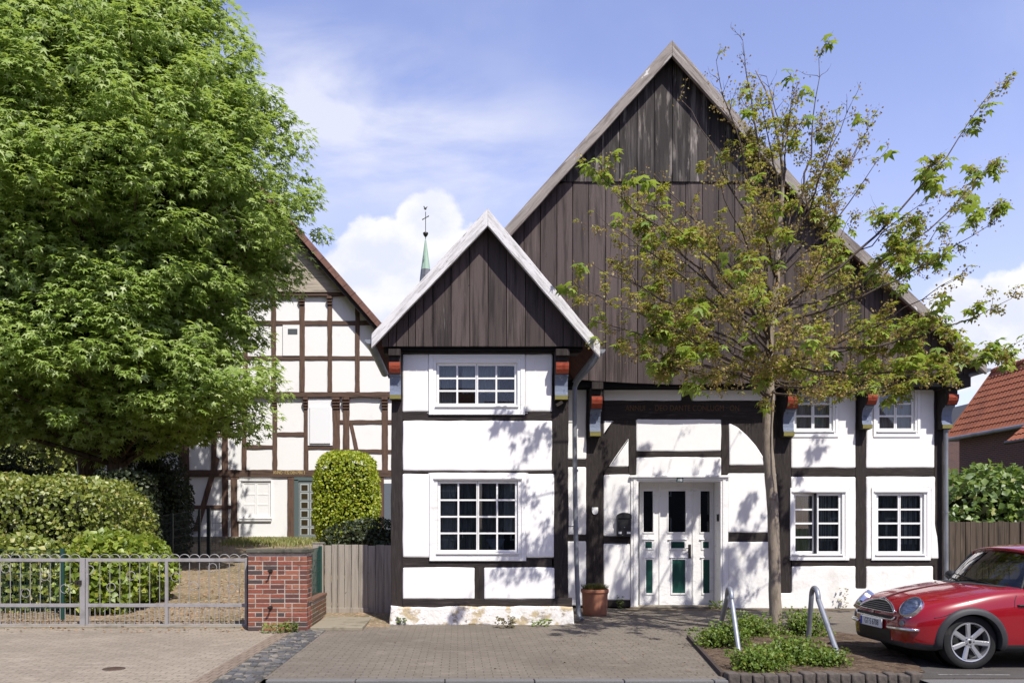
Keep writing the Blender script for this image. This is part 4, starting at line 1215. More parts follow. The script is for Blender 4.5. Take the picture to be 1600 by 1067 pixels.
# ================================================================ white half-timbered farmhouse behind the drive
DK_ = 31.0
M['netpane'] = pmat('net_curtained_pane', (.19, .20, .22), [((.13, .135, .15), 4, (9, 1, .5), .42, .66)], rough=.25, spec=.5)
M['btimber_v'] = pmat('brown_oak_upright', (.125, .078, .058), [((.07, .046, .035), 3, (6, 6, .7), .45, .7), ((.15, .10, .08), 5, (6, 6, .7), .55, .75)], rough=.85, spec=.15, bump=.3, bscale=9, bstretch=(6, 6, .7))
M['btimber_h'] = pmat('brown_oak_lying', (.11, .072, .055), [((.065, .044, .034), 3, (.7, 6, 6), .45, .7), ((.14, .10, .08), 5, (.7, 6, 6), .55, .75)], rough=.85, spec=.15, bump=.3, bscale=9, bstretch=(.7, 6, 6))
M['bplaster'] = pmat('white_farmhouse_plaster', (.80, .80, .79), [((.70, .70, .69), 1.2, (1, 1, 1), .55, .8)], rough=.9, spec=.1, bump=.15, bscale=14)
M['wboard'] = pmat('grey_weatherboards', (.40, .35, .28), [((.19, .165, .14), 3, (.5, 1, 6), .45, .68), ((.43, .39, .33), 4, (.4, 1, 8), .55, .72)], rough=.88, spec=.12, bump=.3, island=.22)
M['greygreen'] = pmat('grey_green_paint', (.095, .125, .125), rough=.5, spec=.3)
bh = thing('farmhouse', 'white farmhouse with brown timber framing behind the big tree', 'house', (X(385, DK_), DK_, gh(31)))
def bp(a, b, c, e, **k): return timber('post', rect(a, b, c, e), DK_, M['btimber_v'], parent=bh, wob=.012, **k)
def bb(a, b, c, e, **k): return timber('beam', rect(a, b, c, e), DK_, M['btimber_h'], parent=bh, wob=.012, **k)
yR = lambda x: 372 + (x - 478) * 1.148
yb0 = 846
# plaster as one wall per storey, framing laid proud of it
def bwall(poly, name='wall'):
    mb = MB(); mb.prism([(X(a, DK_), DK_ + .035, Z(b, DK_)) for a, b in poly], (0, .12, 0)); return mb.build(name, M['bplaster'], bh)
apex = 385; yA = yR(385)
bwall([(120, 860), (640, 860), (640, 562), (557, 465), (apex, yA + 16), (213, 465), (120, 572)])
# horizontal weatherboards in the gable top
mb = MB()
y = 458.0
while y > yA + 20:
    h = 8.2
    xr = 478 + (y - 4 - 372) / 1.148 - 2; xl = 2 * apex - xr
    mb.slab([(X(xl, DK_), Z(y, DK_)), (X(xr + 3, DK_), Z(y, DK_)), (X(xr - 6, DK_), Z(y - h - 1.5, DK_)), (X(xl + 8, DK_), Z(y - h - 1.5, DK_))], DK_ - .14 + (458 - y) * 0.0002, DK_ + .03, .01, .008, .5)
    y -= h
mb.build('weatherboarding', M['wboard'], bh)
bb(230, 457, 556, 463, proud=.10); bb(150, 501, 586, 508); bb(140, 556, 632, 562)
for a, b in ((468, 476), (512, 519), (555, 562), (424, 431), (380, 387), (336, 343), (292, 299), (248, 255)): 
    bp(a, 463 if a < 540 else 470, b, 612, proud=.012)
    if a < 540:
        m_ = MB()
        for k, (o, w) in enumerate(((.14, 8), (.10, 6), (.06, 5))): m_.box((X(a - .3, DK_), DK_ - o, Z(464 + k * 4.2 + 3.6, DK_)), (X(b + .3, DK_), DK_ + .01, Z(464 + k * 4.2, DK_)))
        m_.build('bracket', M['btimber_v'], bh)
bb(120, 613, 640, 621, proud=.10)
for a, b in ((426, 433), (475, 481.5), (520, 531), (536, 546), (597, 606), (378, 385), (330, 338), (280, 287), (230, 237)):
    bp(a, 621, b, 736, proud=.012)
    m_ = MB()
    for k, (o, w) in enumerate(((.17, 8), (.13, 6), (.09, 5), (.05, 4))): m_.box((X(a - .3, DK_), DK_ - o, Z(621.5 + k * 4.4 + 3.8, DK_)), (X(b + .3, DK_), DK_ + .01, Z(621.5 + k * 4.4, DK_)))
    m_.build('bracket', M['btimber_v'], bh)
bb(531, 656, 640, 662); bb(433, 675, 475, 681); bb(385, 695, 427, 701); bb(481, 696, 520, 701.5); bb(531, 702, 640, 708); bb(237, 676, 378, 682)
brace([(546, 662), (551, 662), (560, 702), (554, 702)], DK_, M['btimber_v'], parent=bh)
bb(240, 734, 640, 745, proud=.03); bb(120, 712, 240, 720, proud=.03)
bp(361, 745, 372.5, 842, proud=.015); bp(347, 682, 356, 838, proud=.015); bp(449.5, 745, 459.5, 847, proud=.015); bp(288, 682, 295, 840); bp(590, 745, 600, 850)
bb(240, 789, 361, 795)
brace([(336, 712), (343, 716), (310, 830), (301, 830)], DK_ - .02, M['btimber_v'], parent=bh)
m_ = MB(); m_.cbox((X(120, DK_), DK_ - .06, gh(30.9) - .2), (X(452, DK_), DK_ + .03, Z(838, DK_)), .02); m_.build('plinth', M['concrete'], bh)
window(bh, (371, 749, 424, 814), (381, 756, 419, 804), DK_, 2, 3, None, hood=False, pane='netpane')
M['shutter'] = pmat('white_blind', (.78, .79, .81), rough=.5)
m_ = MB(); m_.slab(pts(rect(481, 622, 519, 696), DK_), DK_ - .03, DK_ + .03, .006, .001, .5); m_.slab(pts(rect(484.5, 636, 516.5, 693), DK_), DK_ - .075, DK_ - .031, .01, .001, .5); m_.build('shuttered_window', M['shutter'], bh)
m_ = MB(); m_.slab(pts(rect(442, 508, 468, 556), DK_), DK_ - .03, DK_ + .03, .006, .001, .5); wv = m_.build('window', M['white_paint'], bh)
m_ = MB(); m_.box((X(450, DK_), DK_ - .034, Z(523, DK_)), (X(465, DK_), DK_ - .031, Z(514, DK_))); m_.build('pane', pmat('dim_pane', (.10, .11, .12), rough=.08, spec=.6), wv)
# front door with small panes
m_ = MB(); m_.slab(pts(rect(459.5, 749, 466.5, 852), DK_), DK_ - .02, DK_ + .25, .006, .001, .5); m_.slab(pts(rect(459.5, 745, 505, 751), DK_), DK_ - .02, DK_ + .25, .006, .001, .5)
dr = m_.build('front_door', M['greygreen'], bh)
m_ = MB(); m_.slab(pts(rect(467, 751, 502, 852), DK_), DK_ - .005 + .02, DK_ + .034, .003, .001, .5); m_.build('door_leaf', pmat('door_grey', (.17, .20, .20), rough=.5), dr)
m_ = MB(); q_ = MB()
for i in range(2):
    for j in range(6):
        a, b = 470 + i * 15.5, 756.5 + j * 13.6
        m_.slab(pts(rect(a - .8, b - .8, a + 12.3, b + 11.3), DK_), DK_ + .004, DK_ + .03, .004, .001, .5)
        q_.box((X(a + .8, DK_), DK_ + .0, Z(b + 9.9, DK_)), (X(a + 10.7, DK_), DK_ + .003, Z(b + .9, DK_)))
m_.build('pane_frames', pmat('pale_grey_frames', (.40, .43, .42), rough=.5), dr); q_.build('panes', pmat('amber_panes', (.045, .035, .018), rough=.15, spec=.5), dr)
m_ = MB(); m_.slab(pts(rect(600, 755, 640, 852), DK_), DK_ - .03, DK_ + .03, .006, .001, .5); m_.build('side_door', pmat('blue_grey_door', (.12, .14, .17), rough=.6), bh)
text_mesh('ANNO 1732 DEN MAI 5', .185, 'inscription', M['gilt'], bh, Matrix.Translation((X(452, DK_), DK_ - .036, Z(738.2, DK_))) @ Matrix.Rotation(math.radians(90), 4, 'X'), .002, sx=.62)
# roof with tiled verge
DV = DK_ - .45
line = [(2 * apex - 650, yR(650)), (apex, yA), (650, yR(650))]
mb = MB()
o = [Vector((X(a, DV), 0, Z(b, DV))) for a, b in line]
for i in range(2):
    a, b = o[i], o[i + 1]
    q = [a, b, b - Vector((0, 0, .26)), a - Vector((0, 0, .26))]
    mb.prism([(p.x, DV + .06, p.z) for p in q], (0, 14, 0))
mb.build('roof', M['rooftile_dark'], bh)
mb = MB(); M['verge'] = pmat('pinkish_verge_tiles', (.20, .105, .082), [((.13, .075, .06), 5, (1, 1, 1), .45, .7)], rough=.85, island=.2)
for i in range(2):
    a, b = o[i], o[i + 1]; L = (b - a).length; n = int(L / .42); u = (b - a) / n
    nz = Vector((-u.z, 0, u.x)).normalized(); nz = nz if nz.z > 0 else -nz
    for k in range(n):
        c = a + u * (k + .5)
        mb.obox((c.x + nz.x * -.06, DV + .02, c.z - nz.z * .06), (u.x * .515, 0, u.z * .515), (0, .07, 0), (nz.x * .10 + u.x * .02 * (1 if i else -1), 0, nz.z * .10))
mb.build('verge_tiles', M['verge'], bh)
mb = MB()
for i in range(2):
    a, b = o[i], o[i + 1]
    q = [a - Vector((0, 0, .24)), b - Vector((0, 0, .24)), b - Vector((0, 0, .46)), a - Vector((0, 0, .46))]
    mb.prism([(p.x, DV + .04, p.z) for p in q], (0, .06, 0))
mb.build('bargeboard', M['timber_h'], bh)

# ================================================================ church spire far behind
DS = 120.0
sp = thing('church_spire', 'slender green copper church spire with weathercock rising behind the bay', 'church spire', (X(665, DS), DS, 0))
xs = X(665, DS)
def octa(prof, name, mat, seg=8):
    mb = MB(); mb.lathe(prof, (xs, DS, 0), 'z', seg); mb.build(name, mat, sp)
zz = lambda y: Z(y, DS)
w = lambda px: px * DS / F
octa([(.02, zz(373)), (w(1.2), zz(376)), (w(7.3), zz(422))], 'copper_tip', pmat('green_copper', (.30, .42, .33), [((.20, .30, .24), 1.2, (1, 1, .2), .45, .7), ((.10, .13, .10), 2, (1, 1, .2), .62, .7)], rough=.6, spec=.3))
octa([(w(7.5), zz(421.6)), (w(9.4), zz(440)), (w(13), zz(470)), (w(26), zz(560)), (w(34), zz(590))], 'slate_spire', pmat('spire_slate', (.13, .135, .155), [((.08, .085, .10), 2, (1, 1, 1), .45, .7)], rough=.5, spec=.4, island=.2))
mb = MB(); mb.box((xs - 2.6, DS - 2.6, -.1), (xs + 2.6, DS + 2.6, zz(590))); mb.build('tower', pmat('church_stone', (.30, .27, .22), rough=.9), sp)
mb = MB(); mb.tube([(xs, DS, zz(374)), (xs, DS, zz(331))], w(.55), 8); mb.build('rod', M['steel_dark'], sp)
mb = MB(); mb.lathe([(0, -w(5)), (w(2.4), -w(2.5)), (w(4.2), w(.6)), (w(4), w(2.6)), (w(2.4), w(3.4)), (0, w(2.6))], (xs, DS, zz(366.5)), 'z', 16); mb.build('finial_ball', M['steel_dark'], sp, smooth=True)
mb = MB(); mb.obox((xs, DS, zz(340.5)), (w(4.6), 0, w(2.6)), (0, w(.4), 0), (-w(.3), 0, w(.5))); mb.ball((xs - w(4.4), DS, zz(343)), w(1.1), 8, 6); mb.ball((xs + w(4.4), DS, zz(338)), w(1.1), 8, 6); mb.build('cross_arm', M['steel_dark'], sp)
ck = [(-2.6, -1), (-1.2, -2.6), (.6, -2.8), (1.6, -.4), (3.0, 2.6), (1.6, 2.2), (.4, .8), (-1.4, 1.2), (-1.8, 3.2), (-2.7, 3.4), (-3.4, 2.0), (-2.5, 1.2)]
mb = MB(); mb.prism([(xs + w(a), DS - w(.3), zz(325.5) + w(b)) for a, b in ck], (0, w(.6), 0)); mb.build('weathercock', M['steel_dark'], sp)

# ================================================================ red-roofed house on the right
def tileroof(name, parent, e0, e1, up, mat, tw=.21, th=.33, amp=.022, lift=.03):
    """pantiles as real geometry: e0-e1 the eave, up the vector to the ridge"""
    e0, e1, up = Vector(e0), Vector(e1), Vector(up)
    a = (e1 - e0); La = a.length; a /= La; Lu = up.length; u = up / Lu
    nrm = a.cross(u)
    if nrm.z < 0: nrm = -nrm
    nu = int(Lu / th); nt = int(La / tw); sub = 4
    mb = MB()
    for r in range(nu + 1):
        rows = []
        for (s, hh) in ((r * th - .03, lift), ((r + 1) * th, 0.0)):
            s = min(max(s, -.03), Lu)
            row = []
            for k in range(nt * sub + 1):
                ph = k / sub * 2 * math.pi
                o = amp * (math.sin(ph) + .35 * math.sin(2 * ph + .6)) + hh
                row.append(e0 + a * min(La, k * tw / sub) + u * s + nrm * o)
            rows.append(row)
        mb.grid(rows)
    return mb.build(name, mat, parent, smooth=False, fix=False)
M['redtile'] = pmat('red_clay_pantiles', (.28, .098, .052), [((.20, .072, .042), 1.2, (1, 1, 1), .45, .7), ((.34, .13, .075), 9, (1, 1, 1), .55, .75), ((.16, .07, .05), 4, (1, 1, 1), .66, .76)], rough=.75, spec=.25)
M['brickwall'] = None
def brickmat():
    m, g, out = newmat('purple_brick_wall')
    tc = g.n('ShaderNodeTexCoord').outputs['Object']
    v = g.mapping(tc, (1, 1, 1), (0, math.radians(90), math.radians(90)))
    sp_ = g.n('ShaderNodeSeparateXYZ', {0: tc}); v = g.n('ShaderNodeCombineXYZ', {0: g.m('ADD', sp_.outputs[1], sp_.outputs[0]), 1: sp_.outputs[2], 2: 0.0}).outputs[0]
    br = g.n('ShaderNodeTexBrick', {'Vector': v, 'Color1': (.125, .062, .052), 'Color2': (.088, .050, .046), 'Mortar': (.14, .115, .105), 'Scale': 1.0, 'Mortar Size': .011, 'Brick Width': .25, 'Row Height': .075})
    b = g.n('ShaderNodeBsdfPrincipled', {'Base Color': br.outputs[0], 'Roughness': .88}); b.inputs['Specular IOR Level'].default_value = .15
    g.put(out.inputs[0], b.outputs[0]); return m
M['brickwall'] = brickmat()
rh = thing('red_roofed_house', 'brick house with a steep red pantile roof at the right edge', 'house', (22.5, 27, 0))
ex, ez, rx, rz = 20.0, 5.34, 21.9, 8.05
tileroof('roof', rh, (ex, 34.0, ez), (ex, 18, ez), (rx - ex, 0, rz - ez), M['redtile'])
mb = MB(); mb.prism([(ex + .02, 33.98, ez - .02), (rx, 33.98, rz - .03), (2 * rx - ex, 33.98, ez - .02)], (0, -15.9, 0)); mb.build('roof_deck', M['redtile'], rh)
mb = MB(); mb.box((ex + .32, 33.7, -.1), (2 * rx - ex - .3, 18.4, ez - .03)); mb.build('wall', M['brickwall'], rh)
mb = MB(); mb.tube([(ex - .05, 34.02, ez - .07), (ex - .05, 18, ez - .07)], .075, 10); mb.build('gutter', M['zinc'], rh)
mb = MB()
n = 52
for k in range(n):
    y0 = 34.05 - k * .31
    mb.tube([(rx, y0, rz + .03), (rx, y0 - .33, rz + .045)], [.10, .115], 10)
mb.build('ridge_tiles', M['redtile'], rh)
mb = MB(); mb.prism([(ex - .02, 34.0, ez - .10), (ex - .02, 34.0, ez + .10), (rx, 34.0, rz + .10), (rx, 34.0, rz - .12)], (0, .06, 0)); mb.build('verge_board', M['redtile'], rh)

ob = thing('outbuilding', 'low outbuilding with red pantile eave peeping in at the right edge', 'outbuilding', (20.5, 25, 0))
oe, oz = X(1574, 28), Z(689, 28)
tileroof('roof', ob, (oe, 28.0, oz), (oe, 23, oz), (2.2, 0, 2.0), M['redtile'])
mb = MB(); mb.prism([(oe + .02, 27.98, oz - .02), (oe + 2.2, 27.98, oz + 1.97), (oe + 2.2, 27.98, oz - .02)], (0, -4.9, 0)); mb.build('roof_deck', M['redtile'], ob)
mb = MB(); mb.tube([(oe - .05, 28.03, oz - .06), (oe - .05, 23, oz - .06)], .06, 10); mb.build('gutter', M['steel_dark'], ob)
mb = MB(); mb.box((oe + .5, 27.6, -.1), (oe + 2.2, 23.3, oz - .03)); mb.build('wall', M['brickwall'], ob)
# distant grey gable just showing between the big house and the red roof
dg = thing('distant_house', 'far grey tiled roof edge between the downpipe and the red roof', 'house', (30, 58, 0))
M['greytile'] = pmat('grey_pantiles', (.10, .10, .105), rough=.8)
gx0, gz0 = X(1486, 55), Z(668, 55)
mb = MB(); mb.prism([(gx0 - .6, 55, gz0 - .6), (gx0 + 1.2, 55, gz0 + 1.6), (gx0 + 9, 55, gz0 + 1.6), (gx0 + 9, 55, gz0 - .6)], (0, 8, 0)); mb.build('roof', M['greytile'], dg)
mb = MB(); mb.box((gx0 - .2, 55.2, -.1), (gx0 + 9, 63, gz0 - .61)); mb.build('wall', M['brickwall'], dg)

# ================================================================ board fence on the right
DR = 19.0
fr_ = thing('board_fence', 'dark weathered board fence behind the red car', 'fence', (X(1535, DR), DR, 0))
x = X(1483, DR)
while x < X(1586, DR):
    w_ = rng.uniform(.10, .15); mb = MB(); tp = Z(815, DR) + rng.uniform(-.012, .012)
    mb.slab([(x + .004, .02), (x + w_ - .004, .02), (x + w_ - .004, tp), (x + .004, tp)], DR + rng.uniform(-.01, .01), DR + .03, .004, .003, .4)
    mb.build('plank', M['fencewood_dark'], fr_); x += w_
mb = MB(); mb.cbox((x, DR - .03, 0), (x + .10, DR + .10, Z(814, DR)), .01); mb.build('end_post', M['fencewood_dark'], fr_)
mb = MB(); mb.box((X(1483, DR), DR + .045, .4), (x, DR + .09, .5)); mb.box((X(1483, DR), DR + .045, 1.4), (x, DR + .09, 1.5)); mb.build('cross_rails', M['fencewood_dark'], fr_)

# ================================================================ houses across the street (mirrored in the panes and the car paint)
M['render_grey'] = pmat('grey_render', (.10, .10, .11), rough=.9)
for i, (x0, x1, hh, cm, lab) in enumerate(((-26, -13, 5.2, M['render_grey'], 'grey house across the street, leftmost of its row'), (-12.4, 1, 5.8, M['render_grey'], 'grey rendered house across the street'), (1.6, 14, 5.0, M['render_grey'], 'low grey house across the street facing the gabled house'), (14.6, 28, 5.6, M['render_grey'], 'dark grey house across the street, rightmost of its row'))):
    t = thing('house_across_street', lab, 'house', ((x0 + x1) / 2, -18, 0), 'houses across the street')
    mb = MB(); mb.box((x0, -26, -.1), (x1, -15.5, hh)); mb.build('wall', cm, t)
    mb = MB(); mb.prism([(x0, -26.4, hh + .01), (x0, -15.1, hh + .01), (x0, -20.7, hh + 4.2)], (x1 - x0, 0, 0)); mb.build('roof', M['rooftile_dark'], t)
    for k in range(4):
        for zf in (1.0, 3.6):
            xx = x0 + 1.2 + k * (x1 - x0 - 2.4) / 3.3
            mb = MB(); mb.cbox((xx, -15.52, zf), (xx + 1.2, -15.44, zf + 1.3), .02); w_ = mb.build('window', M['white_paint'], t)
            mb = MB(); mb.box((xx + .1, -15.44, zf + .1), (xx + 1.1, -15.435, zf + 1.2)); mb.build('pane', M['plateblack'] if 'plateblack' in M else M['black'], w_)
# ================================================================ the small red car
M['carpaint'] = pmat('red_car_paint', (.23, .003, .009), rough=.26, spec=.3, coat=1.0)
M['chrome'] = pmat('chrome', (.75, .76, .78), rough=.12, metal=1.0)
M['trim'] = pmat('black_plastic_trim', (.030, .031, .034), [((.045, .046, .05), 4, (1, 1, 1), .5, .7)], rough=.55, spec=.35)
M['tyre'] = pmat('tyre_rubber', (.020, .020, .021), [((.04, .038, .036), 8, (1, 1, 1), .55, .75)], rough=.85, spec=.2, bump=.2)
M['alloy'] = pmat('silver_alloy', (.52, .53, .55), rough=.32, metal=.75, spec=.5)
M['carglass'] = glassmat('car_glass', (.55, .60, .57), 1.1)
M['lens'] = glassmat('lamp_lens', (.92, .94, .95), 1.2)
M['mirrorbowl'] = pmat('lamp_reflector', (.66, .68, .72), [((.32, .34, .36), 14, (1, 1, 3), .46, .6)], rough=.4, metal=.3)
M['orange'] = pmat('orange_lens', (.62, .19, .02), rough=.25, spec=.5)
M['steel_grey'] = pmat('dull_steel', (.20, .20, .21), rough=.35, metal=.6)
M['cabin'] = pmat('dark_cabin', (.018, .018, .020), rough=.8)
M['seat'] = pmat('seat_cloth', (.045, .045, .05), rough=.9)
M['platewhite'] = pmat('plate_white', (.66, .67, .67), rough=.5)
M['plateblack'] = pmat('plate_black', (.01, .01, .01), rough=.5)
M['plateblue'] = pmat('plate_blue', (.02, .06, .35), rough=.5)

def herm(xs, ys):
    n = len(xs); m = [0] * n
    for i in range(n):
        a, b = max(0, i - 1), min(n - 1, i + 1)
        m[i] = (ys[b] - ys[a]) / (xs[b] - xs[a])
    def f(x):
        if x <= xs[0]: return ys[0]
        if x >= xs[-1]: return ys[-1]
        i = max(k for k in range(n - 1) if xs[k] <= x); h = xs[i + 1] - xs[i]; t = (x - xs[i]) / h
        return (2 * t**3 - 3 * t**2 + 1) * ys[i] + (t**3 - 2 * t**2 + t) * h * m[i] + (-2 * t**3 + 3 * t**2) * ys[i + 1] + (t**3 - t**2) * h * m[i + 1]
    return f
sx_ = [0, .02, .06, .13, .25, .42, .70, 1.0, 1.3, 2.0, 2.7, 3.2, 3.45, 3.58, 3.63]
fW = herm(sx_, [.30, .46, .595, .69, .765, .812, .842, .845, .845, .845, .84, .82, .76, .64, .40])
fb = herm(sx_, [.34, .265, .22, .20, .19, .19, .19, .19, .19, .19, .19, .20, .24, .30, .38])
ft = herm(sx_, [.535, .60, .665, .738, .79, .835, .89, .935, .955, .96, .97, .98, .95, .80, .62])
fd = herm(sx_, [.05, .06, .085, .115, .12, .11, .10, .085, .075, .07, .06, .06, .07, .08, .06])
CW = (.70, 3.167); WR = .308

def section(x, n=34):
    W, zb, zt = fW(x), fb(x), ft(x); zs = zt - fd(x)
    c = [(0, zb), (.6 * W, zb), (.90 * W, zb + .012), (.985 * W, zb + .09), (W, zb + .5 * (zs - zb)), (.985 * W, zs - .22 * (zs - zb)), (.905 * W, zs), (.74 * W, zs + .52 * (zt - zs)), (.42 * W, zs + .90 * (zt - zs)), (0, zt)]
    pth = smooth_path([(a, b, 0) for a, b in c], 5)
    return [(p.x, p.y) for p in pth]
car = thing('parked_car', 'small red car with chrome grille parked beside the tree bed', 'car')
us = [0, .004, .010, .018, .028, .04, .055, .075, .10, .13, .165, .20, .24, .28] + [.32 + .04 * k for k in range(75)] + [3.34, 3.38, 3.42, 3.46, 3.49, 3.52, 3.55, 3.57, 3.59, 3.605, 3.62, 3.63]
us = sorted(set(us))
rows = []
for x in us:
    s = section(x)
    rows.append([Vector((x, -a, b)) for a, b in reversed(s)][:-1] + [Vector((x, a, b)) for a, b in s])
nr = len(rows[0])
full_v = [p for r in rows for p in r]; full_f = []
for i in range(len(rows) - 1):
    for k in range(nr):
        k2 = (k + 1) % nr
        full_f.append((i * nr + k, (i + 1) * nr + k, (i + 1) * nr + k2, i * nr + k2))
# rounded caps: fan to a point slightly ahead
for (ri, dx) in ((0, -.012), (len(rows) - 1, .012)):
    c = sum(rows[ri], Vector()) / nr; c.x += dx; full_v.append(c); ci = len(full_v) - 1
    for k in range(nr): full_f.append((ci, ri * nr + k, ri * nr + (k + 1) % nr) if ri == 0 else (ci, ri * nr + (k + 1) % nr, ri * nr + k))
bvh = BVHTree.FromPolygons([tuple(v) for v in full_v], full_f)
def hit(o, d):
    r = bvh.ray_cast(Vector(o), Vector(d)); return r[0], r[1]
def front(y, z, off=0.0):
    p, n = hit((-1, y, z), (1, 0, 0))
    if p is None: p, n = Vector((.05, y, z)), Vector((-1, 0, 0))
    if n.x > 0: n = -n
    return p + n * off
def side(x, z, off=0.0, s=-1):
    p, n = hit((x, s * 2, z), (0, -s, 0))
    if p is None: p, n = Vector((x, s * .6, z)), Vector((0, s, 0))
    if n.y * s < 0: n = -n
    return p + n * off
def top(x, y, off=0.0):
    p, n = hit((x, y, 3), (0, 0, -1))
    if p is None: p, n = Vector((x, y, .9)), Vector((0, 0, 1))
    if n.z < 0: n = -n
    return p + n * off
B, T, I = MB(), MB(), MB()
for m_ in (B, T, I): m_.v = [tuple(v) for v in full_v]
cowl = lambda y: 1.075 + .25 * (y / .70) ** 2
for f in full_f:
    c = sum((full_v[i] for i in f), Vector()) / len(f)
    if abs(c.y) > .48 and min(math.hypot(c.x - w_, c.z - WR) for w_ in CW) < .338: continue
    if c.z < .28: tgt = T
    elif c.x > cowl(c.y) and c.x < 3.25 and abs(c.y) < .725 and c.z > .80: tgt = I
    else: tgt = B
    tgt.f.append(list(f)); tgt.mi.append(0)
def prune(m_):
    used = sorted({i for f in m_.f for i in f}); mp = {i: k for k, i in enumerate(used)}
    m_.v = [m_.v[i] for i in used]; m_.f = [[mp[i] for i in f] for f in m_.f]
for m_ in (B, T, I): prune(m_)
B.build('body', M['carpaint'], car, smooth=True, fix=False)
T.build('lower_trim', M['trim'], car, smooth=True, fix=False)
I.build('dashboard', M['cabin'], car, smooth=True, fix=False)

def along(fn, ptsl, r, name, mat, n=8, k=6, par=car):
    mb = MB(); mb.tube(smooth_path([fn(*p) for p in ptsl], k), r, n); return mb.build(name, mat, par, smooth=True)
# wheel arches and wheels
for wx in CW:
    for s in (-1, 1):
        rows_ = []
        for k in range(41):
            a = math.radians(-14 + 208 * k / 40)
            ri, ro = .322, .398
            def pt(r_, off):
                x, z = wx + r_ * math.cos(a), max(.205, WR + r_ * math.sin(a))
                p = side(x, min(z, .86), off, s); p.z = z; return p
            pi_ = pt(ri, .022); deep = Vector((pi_.x, s * .62, pi_.z))
            rows_.append([deep, pi_, pt((ri + ro) / 2, .024), pt(ro - .012, .016), pt(ro, -.006)])
        mb = MB(); mb.grid(rows_); mb.build('arch_trim', M['trim'], car, smooth=True, angle=50)
        w_ = MB()
        yo = s * .80; yi = s * .61
        w_.lathe([(.222, yi), (.27, yi), (.298, yi + s * .012), (.306, yi + s * .035), (.308, (yo + yi) / 2), (.306, yo - s * .035), (.298, yo - s * .012), (.272, yo), (.236, yo - s * .004), (.226, yo - s * .012), (.222, yo - s * .03)], (wx, 0, WR), 'y', 56)
        wh = w_.build('wheel', M['tyre'], car, smooth=True, angle=40)
        r_ = MB()
        r_.lathe([(.226, yo - s * .012), (.222, yo - s * .004), (.208, yo - s * .008), (.203, yo - s * .03), (.203, yi), (.0, yi)][:5], (wx, 0, WR), 'y', 56)
        for q in range(7):
            a = 2 * math.pi * q / 7 + math.pi / 2 + .12
            u = Vector((math.cos(a), 0, math.sin(a))); v = Vector((-math.sin(a), 0, math.cos(a)))
            c = Vector((wx, 0, WR))
            def q_(rr, ww, yy): return c + u * rr + v * ww + Vector((0, yy, 0))
            vs = [q_(.05, -.026, yo - s * .040), q_(.05, .026, yo - s * .040), q_(.208, .030, yo - s * .012), q_(.208, -.030, yo - s * .012),
                  q_(.05, -.015, yo - s * .022), q_(.05, .015, yo - s * .022), q_(.205, .019, yo - s * .004), q_(.205, -.019, yo - s * .004)]
            r_.add(vs, [(4, 5, 6, 7), (0, 1, 5, 4), (1, 2, 6, 5), (2, 3, 7, 6), (3, 0, 4, 7)])
        r_.lathe([(0, yo - s * .014), (.03, yo - s * .014), (.036, yo - s * .020), (.066, yo - s * .024), (.07, yo - s * .05)], (wx, 0, WR), 'y', 24)
        r_.build('rim', M['alloy'], wh, smooth=True, angle=35)
        b_ = MB(); b_.lathe([(0, yo - s * .10), (.205, yo - s * .10), (.205, yo - s * .12)], (wx, 0, WR), 'y', 28); b_.build('brake_disc', M['cabin'], wh)
        c_ = MB(); c_.lathe([(0, yo - s * .0115), (.017, yo - s * .0125), (.018, yo - s * .015)], (wx, 0, WR), 'y', 16)
        for q in range(5):
            a = 2 * math.pi * q / 5; c_.lathe([(0, yo - s * .020), (.0075, yo - s * .020), (.0075, yo - s * .03)], (wx + .047 * math.cos(a), 0, WR + .047 * math.sin(a)), 'y', 8)
        c_.build('hub_cap', M['plateblack'], wh)
    wl = MB(); wl.lathe([(.34, -.63), (.34, .63)], (wx, 0, WR), 'y', 40); wl.build('wheel_well', M['plateblack'], car)
# grille
gt = lambda u: .600 + .118 * (1 - abs(u) ** 2.4)
rows_ = []
for k in range(37):
    u = -1 + 2 * k / 36
    rows_.append([front(u * .415, .600 + (gt(u) - .600) * j / 8, .004) for j in range(9)])
mb = MB(); mb.grid(rows_); gr = mb.build('grille', M['plateblack'], car, smooth=True)
loop = [front(u * .418, gt(u) + .004, .008) for u in [-1 + 2 * k / 40 for k in range(41)]]
loop2 = [front(u * .418, .598, .008) for u in [1 - 2 * k / 30 for k in range(31)]]
mb = MB(); mb.tube(loop, .0165, 10); mb.tube(loop2, .007, 8); mb.build('grille_surround', M['chrome'], gr, smooth=True)
for z in (.620, .642, .664, .686):
    ue = (1 - ((z - .600) / .118)) ** (1 / 2.4)
    mb = MB(); mb.tube([front(u * .40 * ue, z, .010) for u in [-1 + 2 * k / 20 for k in range(21)]], .0052, 6); mb.build('slat', M['steel_grey'], gr, smooth=True)
# bumper slot, chrome lip, plate, lower intake, strips, fog lamps
def patch(y0, y1, z0, z1, off, name, mat, n=24, m=6, par=car, zf=None):
    rows_ = [[front(y0 + (y1 - y0) * i / n, z0 + (z1 - z0) * j / m + (zf(y0 + (y1 - y0) * i / n) if zf else 0), off) for j in range(m + 1)] for i in range(n + 1)]
    mb = MB(); mb.grid(rows_); return mb.build(name, mat, par, smooth=True)
patch(-.44, .44, .524, .562, .004, 'bumper_slot', M['plateblack'])
mb = MB(); mb.tube(smooth_path([front(-.455, .556, .010), front(-.435, .530, .012)] + [front(y, .521, .012) for y in (-.38, -.25, -.12, 0, .12, .25, .38)] + [front(.435, .530, .012), front(.455, .556, .010)], 5), .011, 10); mb.build('chrome_lip', M['chrome'], car, smooth=True)
patch(-.38, .38, .272, .40, .004, 'lower_intake', M['plateblack'])
fx = front(0, .46).x - .022
